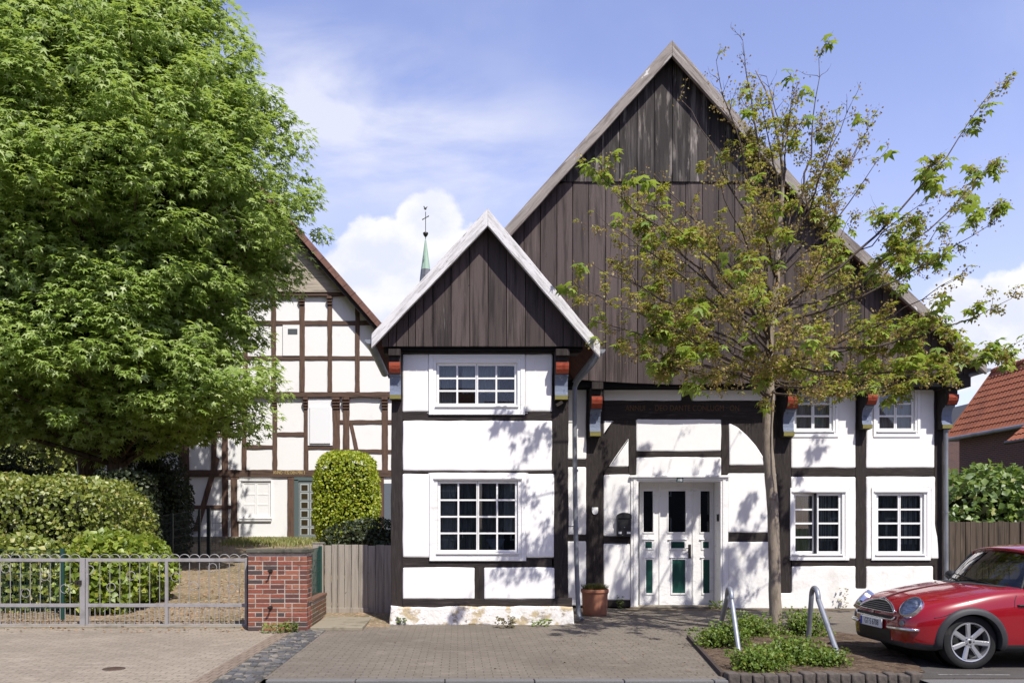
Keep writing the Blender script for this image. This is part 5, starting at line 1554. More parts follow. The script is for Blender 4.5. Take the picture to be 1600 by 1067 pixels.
pl_ = MB(); pl_.cbox((fx - .006, -.26, .402), (fx + .008, .26, .512), .004); pt_ = pl_.build('number_plate', M['platewhite'], car)
mb = MB(); mb.box((fx - .0075, .214, .406), (fx - .0062, .256, .508)); mb.build('blue_band', M['plateblue'], pt_)
RY = Matrix(((0, 0, -1, 0), (-1, 0, 0, 0), (0, 1, 0, 0), (0, 0, 0, 1)))
text_mesh('GT·S 6708', .098, 'plate_letters', M['plateblack'], pt_, Matrix.Translation((fx - .0072, -.022, .457)) @ RY, .0005, sx=.80)
mb = MB(); mb.tube([(fx, -.26, .400), (fx, .26, .400)], .006, 6); mb.build('plate_holder', M['plateblack'], pt_)
for s in (-1, 1):
    mb = MB(); mb.tube([front(s * y, .432 + .012 * 0, .016) for y in (.345, .355)] + [front(s * (.36 + .29 * k / 10), .432, .022) for k in range(11)] + [side(.165, .432, .014, s)], [.012, .019] + [.021] * 11 + [.016], 10)
    mb.build('chrome_bumper_bar', M['chrome'], car, smooth=True)
    p = front(s * .56, .498, .004); n = (front(s * .56, .498, .1) - front(s * .56, .498, 0)).normalized()
    a = n.orthogonal().normalized(); b = n.cross(a)
    mb = MB(); rg_ = [[p + (a * math.cos(t) + b * math.sin(t)) * r + n * h for t in [2 * math.pi * k / 20 for k in range(20)]] for r, h in ((.036, -.01), (.036, .005), (.031, .008), (.028, .003), (.012, .004), (.002, .005))]
    mb.grid(rg_, closed=True); mb.build('fog_lamp', M['steel_grey'], car, smooth=True, angle=50)
    # headlamps: oval, leaning back with the bonnet
    c = front(s * .575, .675); 
    n = Vector((-.70, s * .34, .50)).normalized()
    na = sum((((front(s * .575 + a_, .675 + b_, .1) - front(s * .575 + a_, .675 + b_, 0)).normalized()) for a_, b_ in ((0, 0), (-.07, 0), (.05, 0), (0, .05), (0, -.06))), Vector())
    n = (n + na.normalized() * 1.1).normalized()
    v = (Vector((.55, s * .12, .80)) - n * n.dot(Vector((.55, s * .12, .80)))).normalized(); h = n.cross(v)
    c = c + n * .004
    rv, rh = .132, .104
    def ell(r, o, t): return c + v * (rv * r * math.sin(t)) + h * (rh * r * math.cos(t)) + n * o
    ts = [2 * math.pi * k / 40 for k in range(40)]
    mb = MB(); mb.grid([[ell(r, o, t) for t in ts] for r, o in ((1.12, -.10), (1.09, .022), (1.05, .036), (1.0, .036), (.96, .028))], closed=True)
    hl = mb.build('headlight', M['chrome'], car, smooth=True, angle=45)
    mb = MB(); mb.grid([[ell(r, o, t) for t in ts] for r, o in ((.97, .030), (.9, .020), (.6, .008), (.5, .006), (.48, .018), (.35, .020), (.02, .018))], closed=True); mb.build('reflector', M['mirrorbowl'], hl, smooth=True, angle=40)
    mb = MB(); mb.grid([[ell(r, o, t) for t in ts] for r, o in ((1.0, .032), (.85, .040), (.6, .046), (.3, .050), (.02, .051))], closed=True); mb.build('lens', M['lens'], hl, smooth=True)
    # bonnet seam behind the lamp, door gap, side repeater
    along(lambda x, z: side(x, z, -.001, s), [(.30, .575), (.40, .60), (.47, .63)], .0045, 'bonnet_seam', M['plateblack'])
    mb = MB(); mb.tube([side(1.17, .70, -.001, s), side(1.185, .78, -.001, s), side(1.215, .83, -.001, s), top(1.24, s * .735, -.001)], .0045, 6); mb.build('wing_seam', M['plateblack'], car)
    mb = MB(); mb.tube([side(1.43, z, -.001, s) for z in (.30, .45, .6, .7, .78, .83)] + [top(1.43, s * .755, 0)], .005, 6)
    mb.tube([side(2.55, z, -.001, s) for z in (.42, .55, .7, .8, .85)], .005, 6); mb.build('door_gap', M['plateblack'], car)
    mb = MB(); p0, p1 = side(1.205, .725, .004, s), side(1.345, .725, .004, s)
    mb.tube([p0, p0.lerp(p1, .12), p0.lerp(p1, .9), p1], [.012, .021, .021, .012], 12, flat=.5); rp = mb.build('side_repeater', M['plateblack'], car, smooth=True)
    mb = MB(); mb.ball(p0.lerp(p1, .78) + Vector((0, s * .006, 0)), (.036, .011, .016), 14, 8); mb.build('orange_lens', M['orange'], rp, smooth=True)
    along(lambda x, z: side(x, z, .004, s), [(1.62, .80)], .001, 'x', M['trim']) if False else None
    mb = MB(); mb.tube([side(2.30, .80, .03, s), side(2.34, .80, .045, s), side(2.44, .80, .045, s), side(2.48, .80, .03, s)], .012, 8); mb.build('door_handle', M['chrome'], car, smooth=True)
    # mirror
    mb = MB(); mb.tube([(1.46, s * .745, .90), (1.47, s * .82, .945)], .022, 8); mb.ball((1.475, s * .895, .975), (.055, .095, .065), 16, 10); mb.build('wing_mirror', M['trim'], car, smooth=True)
    # greenhouse side: glass, belt trim, pillars
    bl = lambda t: Vector((1.36 + t * 1.80, s * (.745 - .03 * t * t), .885 + .055 * t))
    tl = lambda t: Vector((1.62 + t * 1.42, s * (.578 - .02 * t * t), 1.312 + .018 * math.sin(math.pi * t) - .02 * t))
    mb = MB(); mb.grid([[bl(t).lerp(tl(t), j / 6) + Vector((0, s * .025 * math.sin(math.pi * j / 6), 0)) for j in range(7)] for t in [k / 24 for k in range(25)]]); mb.build('side_window', M['carglass'], car, smooth=True)
    mb = MB(); mb.tube([bl(k / 24) + Vector((0, s * .006, -.006)) for k in range(25)], .011, 8); mb.build('chrome_belt', M['chrome'], car, smooth=True)
    for (t0, w0) in ((0.0, .024), (.52, .026), (1.0, .04)):
        mb = MB(); mb.tube([bl(t0).lerp(tl(t0), j / 6) + Vector((0, s * (.025 * math.sin(math.pi * j / 6) + .004), 0)) for j in range(7)], w0, 8); mb.build('pillar', M['trim'], car, smooth=True)
# windscreen, rear window, roof
wb = lambda y: Vector((1.065 + .26 * (y / .70) ** 2, y, .945 - .07 * (y / .70) ** 2))
wt = lambda q: Vector((1.515 + .10 * (q / .56) ** 2, q, 1.352 - .040 * (q / .56) ** 2))
def scr(u, t):
    p = wb(u * .705).lerp(wt(u * .562), t); b_ = math.sin(math.pi * t) * .022
    return p + Vector((-b_ * .7, 0, b_ * .7))
mb = MB(); mb.grid([[scr(-1 + 2 * k / 24, t / 10) for t in range(11)] for k in range(25)]); mb.build('windscreen', M['carglass'], car, smooth=True)
mb = MB()
for u0 in (-1, 1): mb.tube([scr(u0, t / 10) for t in range(11)], .016, 8)
mb.tube([scr(-1 + 2 * k / 24, 0) + Vector((0, 0, -.004)) for k in range(25)], .012, 8); mb.tube([scr(-1 + 2 * k / 24, 1) for k in range(25)], .012, 8)
mb.build('windscreen_frame', M['trim'], car, smooth=True)
rw0 = lambda y: Vector((3.42 - .10 * (y / .66) ** 2, y, .955)); rw1 = lambda y: Vector((3.17 - .06 * (y / .52) ** 2, y, 1.30))
mb = MB(); mb.grid([[rw0(-.66 + 1.32 * k / 16).lerp(rw1(-.52 + 1.04 * k / 16), t / 6) for t in range(7)] for k in range(17)]); mb.build('rear_window', M['carglass'], car, smooth=True)
zr = herm([1.46, 1.6, 1.9, 2.3, 2.8, 3.12, 3.24], [1.352, 1.378, 1.405, 1.414, 1.395, 1.355, 1.325])
rows_ = []
xs_ = [1.46 + (3.24 - 1.46) * k / 40 for k in range(41)]
for x in xs_:
    hw = .585 - .02 * ((x - 2.2) / 1) ** 2
    row = []
    for k in range(33):
        u = -1 + 2 * k / 32
        z = zr(x) - .048 * abs(u) ** 2.5 - (.035 * max(0, (abs(u) - .9) / .1) ** 2)
        xx = x + (.10 * u * u if x < 1.5 else .10 * u * u * max(0, (1.9 - x) / .44)) 
        row.append(Vector((xx, u * hw, z)))
    rows_.append(row)
low = [p + Vector((.010, 0, -.028)) for p in rows_[0]]; low2 = [p + Vector((.05, 0, -.030)) for p in rows_[0]]
end = [p + Vector((0, 0, -.05)) for p in rows_[-1]]
mb = MB(); mb.grid([low2, low] + [[p + Vector((.0025, 0, -.006)) for p in rows_[0]]] + rows_ + [end]); mb.build('roof', M['carpaint'], car, smooth=True, fix=False)
mb = MB(); mb.grid([[p + Vector((.03, 0, -.035)) for p in r[2:-2]] for r in rows_]); mb.build('headliner', M['seat'], car, smooth=True)
mb = MB(); mb.tube([Vector((1.9, 0, 1.34)), Vector((1.75, 0, 1.315)), Vector((1.73, 0, 1.28))], .008, 6); mb.ball((1.735, 0, 1.265), (.018, .10, .032), 14, 8); mb.build('rear_view_mirror', M['cabin'], car, smooth=True)
# wipers and scuttle
mb = MB()
for (y0, y1) in ((-.52, .02), (-.02, .50)):
    a = wb(y0) + Vector((-.035, 0, .012)); b = wb(y1) + Vector((-.005, 0, .055))
    mb.tube([a, a.lerp(b, .3) + Vector((0, 0, .012)), b], [.011, .008, .006], 6); 
    c = a.lerp(b, .35) + Vector((.012, 0, .004)); d_ = b + Vector((.016, .12, .035)); mb.tube([c, d_], .007, 6)
mb.build('wipers', M['plateblack'], car, smooth=True)
mb = MB(); mb.grid([[top(min(wb(y).x - .10 + .095 * j / 3, 1.30), y, .004) for j in range(4)] for y in [-.60 + 1.20 * k / 24 for k in range(25)]]); mb.build('scuttle_grille', M['trim'], car, smooth=True)
# bonnet lines, washer jets, wing badge
mb = MB()
for s in (-1, 1): mb.ball(top(.93, s * .30, .003), (.014, .012, .006), 8, 6)
mb.build('washer_jets', M['plateblack'], car)
c = front(0, .728, .012)
mb = MB(); mb.ball(c, (.007, .028, .020), 14, 10)
for s in (-1, 1):
    for k in range(3): mb.tube([c + Vector((0, s * .022, .010 - .008 * k)), c + Vector((.006, s * (.082 - .013 * k), .014 - .009 * k))], [.006, .003], 6)
mb.build('wing_badge', M['chrome'], car, smooth=True)
# cabin: seats and steering wheel
for s in (-1, 1):
    mb = MB(); mb.cbox((1.95, s * .36 - .24, .45), (2.45, s * .36 + .24, .66), .05)
    q = MB(); q.cbox((-.06, -.23, 0), (.06, .23, .58), .05)
    R_ = Matrix.Translation((2.45, s * .36, .62)) @ Matrix.Rotation(math.radians(18), 4, 'Y')
    mb.add([R_ @ Vector(v) for v in q.v], q.f)
    q = MB(); q.cbox((-.05, -.13, .62), (.04, .13, .80), .04); mb.add([R_ @ Vector(v) for v in q.v], q.f)
    mb.build('seat', M['seat'], car, smooth=True, angle=50)
mb = MB(); mb.cbox((3.0, -.6, .45), (3.25, .6, 1.0), .06); mb.build('rear_seat', M['seat'], car)
mb = MB(); R_ = Matrix.Translation((1.62, -.36, .93)) @ Matrix.Rotation(math.radians(-65), 4, 'Y')
q = MB(); q.lathe([(.18 + .014 * math.cos(a), .014 * math.sin(a)) for a in [2 * math.pi * k / 8 for k in range(8)]], (0, 0, 0), 'z', 28, close=True); q.tube([(-.18, 0, 0), (.18, 0, 0)], .014, 6); q.tube([(0, 0, 0), (0, 0, -.3)], .03, 8)
mb.add([R_ @ Vector(v) for v in q.v], q.f); mb.build('steering_wheel', M['cabin'], car, smooth=True)
mb = MB(); mb.cbox(wb(.0) + Vector((.10, -.10, -.005)), wb(.0) + Vector((.20, .02, .004)), .003); mb.build('parking_disc', M['plateblue'], car)
mb = MB(); mb.box((1.3, -.69, .25), (3.2, .69, .44)); mb.build('floor_pan', M['cabin'], car)
for s in (-1, 1):
    mb = MB(); mb.cbox((3.45, s * .66 - .05, .60), (3.60, s * .66 + .05, .82), .02); mb.build('tail_light', M['orange'], car)
car.location = (5.31, 10.62, 0.0)
car.scale = (1.04, 1.04, 1.04)
car.rotation_euler = (0, 0, 0)
# ================================================================ trees, hedges, shrubs
STAR = star_leaf(); OVAL = oval_leaf()
L_ = {}
L_['gum'] = leafmat('sweetgum_leaves', (.190, .285, .042), (.345, .445, .125), .46, (.48, .60, .10), .03, c3=(.44, .52, .22))
L_['maple'] = leafmat('young_maple_leaves', (.200, .225, .028), (.345, .350, .060), .46, (.48, .48, .06), .02, c3=(.38, .32, .08))
L_['maple_big'] = leafmat('unfolded_maple_leaves', (.140, .225, .028), (.285, .370, .065), .46, (.42, .52, .06), .03)
L_['tassel'] = leafmat('maple_flower_tassels', (.270, .165, .065), (.370, .300, .085), .40, (.44, .34, .09), .02, c3=(.34, .33, .08))
L_['laurel'] = leafmat('laurel_leaves', (.125, .165, .020), (.265, .300, .048), .30, (.38, .44, .06), .05, c3=(.42, .38, .11))
L_['laurel_new'] = leafmat('fresh_laurel_leaves', (.150, .220, .020), (.265, .335, .038), .38, (.40, .50, .05), .04, c3=(.36, .36, .06))
L_['box'] = leafmat('clipped_bush_leaves', (.240, .320, .020), (.430, .490, .042), .38, (.55, .62, .05), .03, c3=(.50, .44, .06))
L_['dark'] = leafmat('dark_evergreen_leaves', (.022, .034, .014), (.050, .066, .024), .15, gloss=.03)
L_['vine'] = leafmat('broad_vine_leaves', (.080, .145, .022), (.190, .270, .050), .36, (.30, .42, .05), .05, c3=(.28, .28, .08))
L_['rose'] = leafmat('low_shrub_leaves', (.085, .150, .022), (.185, .265, .042), .36, (.32, .42, .04), .02, c3=(.22, .24, .05))
L_['weed'] = leafmat('weed_leaves', (.09, .14, .025), (.18, .23, .05), .3, gloss=.02)

def rand_unit(n):
    v = nrg.normal(0, 1, (n, 3)); return unit(v)

def limb(mb, a, b, r0, r1, bend=.15, n=7, seg=6, droop=0.0, seed=0):
    a, b = Vector(a), Vector(b); d = b - a; L = d.length
    off = Vector((rng.uniform(-1, 1), rng.uniform(-1, 1), rng.uniform(-.3, .6))) * L * bend
    pts_ = []
    for i in range(n + 1):
        t = i / n
        w = 4 * t * (1 - t)
        pts_.append(a + d * t + off * w * .5 + Vector((0, 0, -droop * L * t * t + droop * L * t)))
    mb.tube(pts_, [r0 + (r1 - r0) * (i / n) for i in range(n + 1)], seg)
    return pts_

# ---------------------------------------------------------------- sweetgums
def sweetgum(base, prof, nb, label, seed, trunk_r, leafn, front_bias=True, zmax=18, group='sweetgum trees on the left', lean=0.0, skin=0):
    """prof: crown radius against height; branches leave the trunk all round, leaf sprays sit on their outer ends"""
    random.seed(seed); rng.seed(seed)
    bx, by, bz = base
    t = thing('sweetgum_tree', label, 'tree', base, group)
    mb = MB()
    ax = lambda z: Vector((bx + lean * (z - bz) + .12 * math.sin(z * .7), by + .10 * math.sin(z * .9 + 1), z))
    hs = [bz - .1, bz + .3, bz + 1, bz + 2.2, bz + 4, 6, 8, 10, 12, 14, 16, zmax]
    mb.tube([ax(h) for h in hs], [trunk_r * 1.35, trunk_r * 1.1, trunk_r, trunk_r * .95, trunk_r * .9, trunk_r * .8, trunk_r * .68, trunk_r * .56, trunk_r * .43, trunk_r * .3, trunk_r * .18, .02], 14)
    trunk = mb.build('trunk', M['bark_dark'], t, smooth=True)
    br = MB()
    P_, N_, Fw, S_ = [], [], [], []
    zs = [p[0] for p in prof]; rs = [p[1] for p in prof]
    for i in range(nb):
        u = (i + rng.random()) / nb
        z = zs[0] + (zs[-1] - zs[0]) * u ** 1.08
        r = float(np.interp(z, zs, rs)) * rng.uniform(.62, 1.06)
        az = rng.uniform(0, 2 * math.pi)
        if z < 5.3 and math.sin(az) < 0 and abs(math.cos(az)) * r < 1.7: continue
        if front_bias and math.sin(az) > .45 and rng.random() < .55: az = -az      # fewer on the side nobody sees
        up = .30 if z < 9 else .55
        a = ax(max(bz + 1.6, z - r * up)); b = Vector((ax(z).x + r * math.cos(az), by + r * math.sin(az) * (.72 if math.sin(az) > 0 else 1), z))
        pth = limb(br, a, b, .055 + .008 * r, .008, .10, 7, 5, droop=.10)
        # sprays along the outer part of the limb
        k = max(3, int(r * 2.3))
        for q in range(k):
            s = .28 + .76 * (q + rng.random() * .8) / k
            s = min(s, 1.02)
            ii = min(6.999, s * 7); c = pth[int(ii)].lerp(pth[int(ii) + 1], ii - int(ii))
            side_ = rng.uniform(-1, 1) * (.55 * (1.15 - s * .6)) * min(1.6, r * .42)
            c = c + Vector((-math.sin(az) * side_, math.cos(az) * side_, rng.uniform(-.22, .28)))
            nl = int(leafn * rng.uniform(.6, 1.35))
            R3 = rng.uniform(.28, .50)
            loc = nrg.normal(0, 1, (nl, 3)); loc /= np.maximum(1, np.linalg.norm(loc, axis=1, keepdims=True))
            pp = np.array(c) + loc * np.array([R3, R3, R3 * .62])
            outw = np.array([math.cos(az), math.sin(az), 0.0])
            nrm = unit(loc * np.array([.6, .6, .45]) + outw * .40 + np.array([0, 0, .55]) + np.array(SD) * .75 + nrg.normal(0, .34, (nl, 3)))
            fw = loc * np.array([1, 1, .4]) + outw * .7 + np.array([0, 0, -.62]) + nrg.normal(0, .4, (nl, 3))
            P_.append(pp); N_.append(nrm); Fw.append(fw); S_.append(nrg.uniform(.11, .185, nl))
    for q in range(skin):
        z = rng.uniform(zs[0] - .1, zs[-1]); r = float(np.interp(z, zs, rs))
        if rng.random() > (r + .4) / 6.3: continue
        az = rng.uniform(0, 2 * math.pi)
        if math.sin(az) > .35 and rng.random() < .7: az = -az
        if z < 5.3 and math.sin(az) < .3 and abs(math.cos(az)) * r < 1.7: continue
        rr2 = r * rng.uniform(.80, 1.0) * (1 + .17 * noise.noise(Vector((math.cos(az) * 2.4, math.sin(az) * 2.4, z * .85 + seed))))
        nl = int(leafn * rng.uniform(.6, 1.3)); R3 = rng.uniform(.28, .50)
        loc = nrg.normal(0, 1, (nl, 3)); loc /= np.maximum(1, np.linalg.norm(loc, axis=1, keepdims=True))
        outw = np.array([math.cos(az), math.sin(az), 0.0])
        P_.append(np.array([ax(z).x + rr2 * math.cos(az), by + rr2 * math.sin(az) * (.72 if math.sin(az) > 0 else 1), z]) + loc * np.array([R3, R3, R3 * .7]))
        N_.append(unit(loc * .5 + outw * .5 + np.array([0, 0, .45]) + np.array(SD) * .85 + nrg.normal(0, .32, (nl, 3))))
        Fw.append(loc * np.array([1, 1, .4]) + outw * .5 + np.array([0, 0, -.65]) + nrg.normal(0, .4, (nl, 3))); S_.append(nrg.uniform(.105, .175, nl))
    br.build('branches', M['bark_dark'], t, smooth=True, fix=False)
    P_, N_, Fw, S_ = map(np.concatenate, (P_, N_, Fw, S_))
    leaves_mesh('crown', P_, Fw, N_, S_, STAR, L_['gum'], t)
    return t
def scl(pr, k): return [(1.66 + (z - 1.66) * k, r * k) for z, r in pr]
sweetgum((-9.18, 22.3, gh(22.3)), scl([(4.0, 3.0), (4.3, 3.8), (4.9, 4.1), (6.0, 3.75), (7.4, 4.05), (8.8, 4.75), (10.0, 4.65), (12.0, 4.0), (14.2, 2.85), (16.5, 1.4), (18.0, .3)], 1.104), 380,
         'large bright green sweetgum tree with the thicker brown trunk, nearer the white farmhouse', 3, .28, 48, skin=1350, zmax=19.5)
sweetgum((-10.8, 24.3, gh(24.3)), scl([(5.2, 2.8), (5.8, 3.8), (7.0, 4.4), (9.0, 4.8), (11, 4.4), (13, 3.6), (15, 2.4), (17.4, .4)], 1.12), 200,
         'darker trunked sweetgum tree standing behind and left of the other one', 9, .33, 44, skin=380, zmax=20)
sweetgum((-15.9, 23.4, gh(23.4)), scl([(4.2, 2.6), (5.5, 3.8), (7.5, 4.4), (10, 4.6), (12.5, 3.6), (15, 2.2), (17, .4)], 1.1), 150,
         'sweetgum tree at the far left, cut by the edge of the photo', 17, .24, 40, skin=420, zmax=20)

# ---------------------------------------------------------------- young maple in the tree bed
rng.seed(21)
mp = thing('young_maple', 'young maple tree with sparse yellow-green leaves in front of the gabled house', 'tree', (4.98, 13.0, 0))
MD = 13.0
def MPt(px, py, dy=0.0):
    d = MD + dy; return P(px, py, d)
mb = MB()
tr = [Vector((X(1212, MD), MD, -.03)), MPt(1211.5, 960), MPt(1210, 900), MPt(1208, 800), MPt(1203, 740), MPt(1199, 690), MPt(1201, 640), MPt(1202, 600), MPt(1201, 560), MPt(1203, 520), MPt(1210, 470), MPt(1214, 420), MPt(1217, 360), MPt(1222, 310), MPt(1222, 260), MPt(1212, 200), MPt(1200, 150), MPt(1180, 110)]
rad = [.112, .094, .089, .084, .086, .080, .078, .074, .070, .064, .056, .048, .040, .032, .025, .018, .012, .007]
tp = smooth_path(tr, 4)
rr_ = np.interp(np.arange(len(tp)), np.arange(0, len(tp), 4)[:len(rad)], rad[:len(np.arange(0, len(tp), 4))])
for i, p in enumerate(tp): tp[i] = p + Vector((noise.noise(p * 3.1) * .012, 0, 0))
mb.tube(tp, [r * (1 + .07 * noise.noise(Vector((i * .8, 3, 1)))) for i, r in enumerate(rr_)], 16)
mb.ball(MPt(1204, 778) + Vector((.01, -.05, 0)), (.05, .05, .05), 10, 8)
mb.build('trunk', M['bark'], mp, smooth=True)
# main limbs: (start height on the trunk in px, tip px, tip py, depth offset)
limbs = [(600, 905, 450, -.6), (575, 925, 415, -1.6), (620, 1050, 560, -1.9), (600, 940, 535, .9), (540, 925, 262, -.9), (520, 985, 345, 1.5), (500, 1010, 262, .7), (470, 1065, 150, .4), (430, 1120, 95, -.5), (360, 1158, 62, 0), (330, 1185, 140, -.8),
         (420, 1282, 92, .4), (400, 1310, 170, -.9), (380, 1365, 188, .3), (470, 1460, 300, -.8), (480, 1546, 148, -.3), (350, 1195, 120, .5), (330, 1240, 125, -.3), (400, 1335, 150, -.4), (420, 1345, 215, .8), (430, 1385, 235, -.6), (310, 1130, 170, .4), (560, 930, 330, .3), (600, 915, 500, -1.0), (590, 960, 420, 1.0), (540, 945, 290, .8), (620, 985, 560, -.8), (500, 1550, 255, .6), (510, 1552, 350, -1.2), (530, 1500, 330, 1.6), (545, 1578, 470, -.4), (560, 1580, 545, .8), (560, 1500, 430, -1.9),
         (590, 1555, 555, -1.2), (600, 1480, 582, -.9), (610, 1390, 600, -1.7), (590, 1330, 585, 1.1), (580, 1420, 560, 1.9), (570, 1350, 500, -2.5), (560, 1100, 480, -2.6), (520, 1140, 400, -2.2), (480, 1290, 380, -2.3), (500, 1330, 330, 2.0), (520, 1080, 360, 2.1),
         (590, 1290, 590, -2.4), (600, 1120, 560, 2.0), (450, 1180, 300, -1.8), (440, 1260, 260, 1.5), (560, 1180, 430, -2.9), (560, 1240, 520, -2.9), (600, 1030, 500, -1.4), (560, 1030, 410, .2), (540, 1400, 400, .2), (560, 1450, 500, .4), (470, 1110, 260, -1.2), (575, 990, 470, .3), (530, 1000, 310, -1.8), (590, 1240, 578, -1.8)]
br = MB(); tw = MB()
tips = []
def onTrunk(py):
    best = min(tp, key=lambda q: abs(Z(py, MD) - q.z)); return best.copy()
def twig(a, dirv, L, r, lev):
    """a twig with side twigs; collects leaf spots"""
    n = 5; pts_ = [a]; d = dirv.normalized()
    for i in range(n):
        d = (d + Vector((rng.gauss(0, .16), rng.gauss(0, .16), rng.gauss(.05, .13)))).normalized()
        pts_.append(pts_[-1] + d * L / n)
    tw.tube(pts_, [r * (1 - .75 * i / n) for i in range(n + 1)], 4 if lev > 1 else 5, cap=False)
    for i in range(1, n + 1): tips.append((pts_[i], d, i == n, lev))
    if lev < 3:
        for i in range(1, n + 1):
            for _ in range(1):
                if rng.random() < (.80 if lev == 1 else .38):
                    o = d.cross(Vector((rng.gauss(0, 1), rng.gauss(0, 1), rng.gauss(0, 1)))).normalized()
                    twig(pts_[i], d * .75 + o * .8 + Vector((0, 0, .12)), L * rng.uniform(.35, .6), r * .55, lev + 1)
for (sy, tx, ty, dy) in limbs:
    a = onTrunk(sy); b = MPt(tx, ty, dy); L = (b - a).length
    up = Vector((0, 0, -.18 * L)) if tx > 1250 else Vector((0, 0, .05 * L))
    n = 12; pts_ = []
    off = Vector((rng.gauss(0, .03), rng.gauss(0, .03), 0)) * L
    for i in range(n + 1):
        t = i / n; w = 4 * t * (1 - t)
        pts_.append(a.lerp(b, t) + (up * .42 + off) * w * (1.1 - .4 * t) + Vector((rng.gauss(0, .012), rng.gauss(0, .012), rng.gauss(0, .012))) * L * .5)
    r0 = min(.027, .009 + .0048 * L)
    br.tube(pts_, [r0 * (1 - .86 * i / n) for i in range(n + 1)], 7)
    d0 = (b - a).normalized()
    for i in range(2, n + 1):
        t = i / n
        tips.append((pts_[i], d0, i == n, 1))
        m = 1 if t < .3 else 2
        for _ in range(m):
            if rng.random() < (.18 if t < .4 else .52):
                o = d0.cross(Vector((rng.gauss(0, 1), rng.gauss(0, 1), rng.gauss(0, 1)))).normalized()
                twig(pts_[i], d0 * .7 + o * .75 + Vector((0, 0, .10)), (L * rng.uniform(.07, .13) + .13) * (1.15 - .6 * t), .0056, 1 if t < .7 else 2)
br.build('branches', M['twig'], mp, smooth=True, fix=False)
tw.build('twigs', M['twig'], mp, smooth=True, fix=False)
LP, LN, LF, LS = [], [], [], []; BP, BN, BF, BS = [], [], [], []; TP, TN, TF, TS = [], [], [], []
lowside = lambda p: p.x > 6.2
for (p, d, end, lev) in tips:
    hz = p.z
    topthin = (.40 if (hz > 8.2 and p.x < 7.2) else 1.0) * min(1.35, max(.42, abs(p.x - 4.95) / 1.9))
    # tassels and half-open leaves almost everywhere
    if rng.random() < .33 * (topthin + .3):
        for _ in range(rng.randint(3, 6)):
            o = Vector((rng.gauss(0, .05), rng.gauss(0, .05), rng.gauss(-.02, .045)))
            TP.append(p + o); TF.append((rng.gauss(0, .6), rng.gauss(0, .6), -1)); TN.append((rng.gauss(0, 1), rng.gauss(0, 1), rng.gauss(0, .5))); TS.append(rng.uniform(.026, .050))
    if rng.random() < (.085 if not end else .30) * topthin:
        for _ in range(rng.randint(3, 5)):
            a_ = rng.uniform(0, 6.28); o = Vector((math.cos(a_), math.sin(a_), rng.uniform(-.9, .1)))
            LP.append(p + o * .03); LF.append(o + d * .5); LN.append(Vector((math.cos(a_) * .7, math.sin(a_) * .7, .8)) + Vector((rng.gauss(0, .2), rng.gauss(0, .2), 0))); LS.append(rng.uniform(.045, .080))
    if rng.random() < ((.045 if end else .008) if not lowside(p) else (.13 if end else .022)) * topthin:
        for _ in range(rng.randint(3, 6)):
            a_ = rng.uniform(0, 6.28); o = Vector((math.cos(a_), math.sin(a_), rng.uniform(-1.2, -.2)))
            BP.append(p + o * .05 + Vector((rng.gauss(0, .03), rng.gauss(0, .03), rng.gauss(0, .05)))); BF.append(o + d * .3); BN.append((math.cos(a_) * .9 + rng.gauss(0, .2), math.sin(a_) * .9 + rng.gauss(0, .2), .55)); BS.append(rng.uniform(.10, .16))
print('maple', len(tips), len(LP), len(BP), len(TP))
leaves_mesh('crown', LP, LF, LN, LS, STAR, L_['maple'], mp)
leaves_mesh('large_leaves', BP, BF, BN, BS, star_leaf(5, .46, .3, 1.0), L_['maple_big'], mp)
leaves_mesh('flower_tassels', TP, TF, TN, TS, OVAL, L_['tassel'], mp)

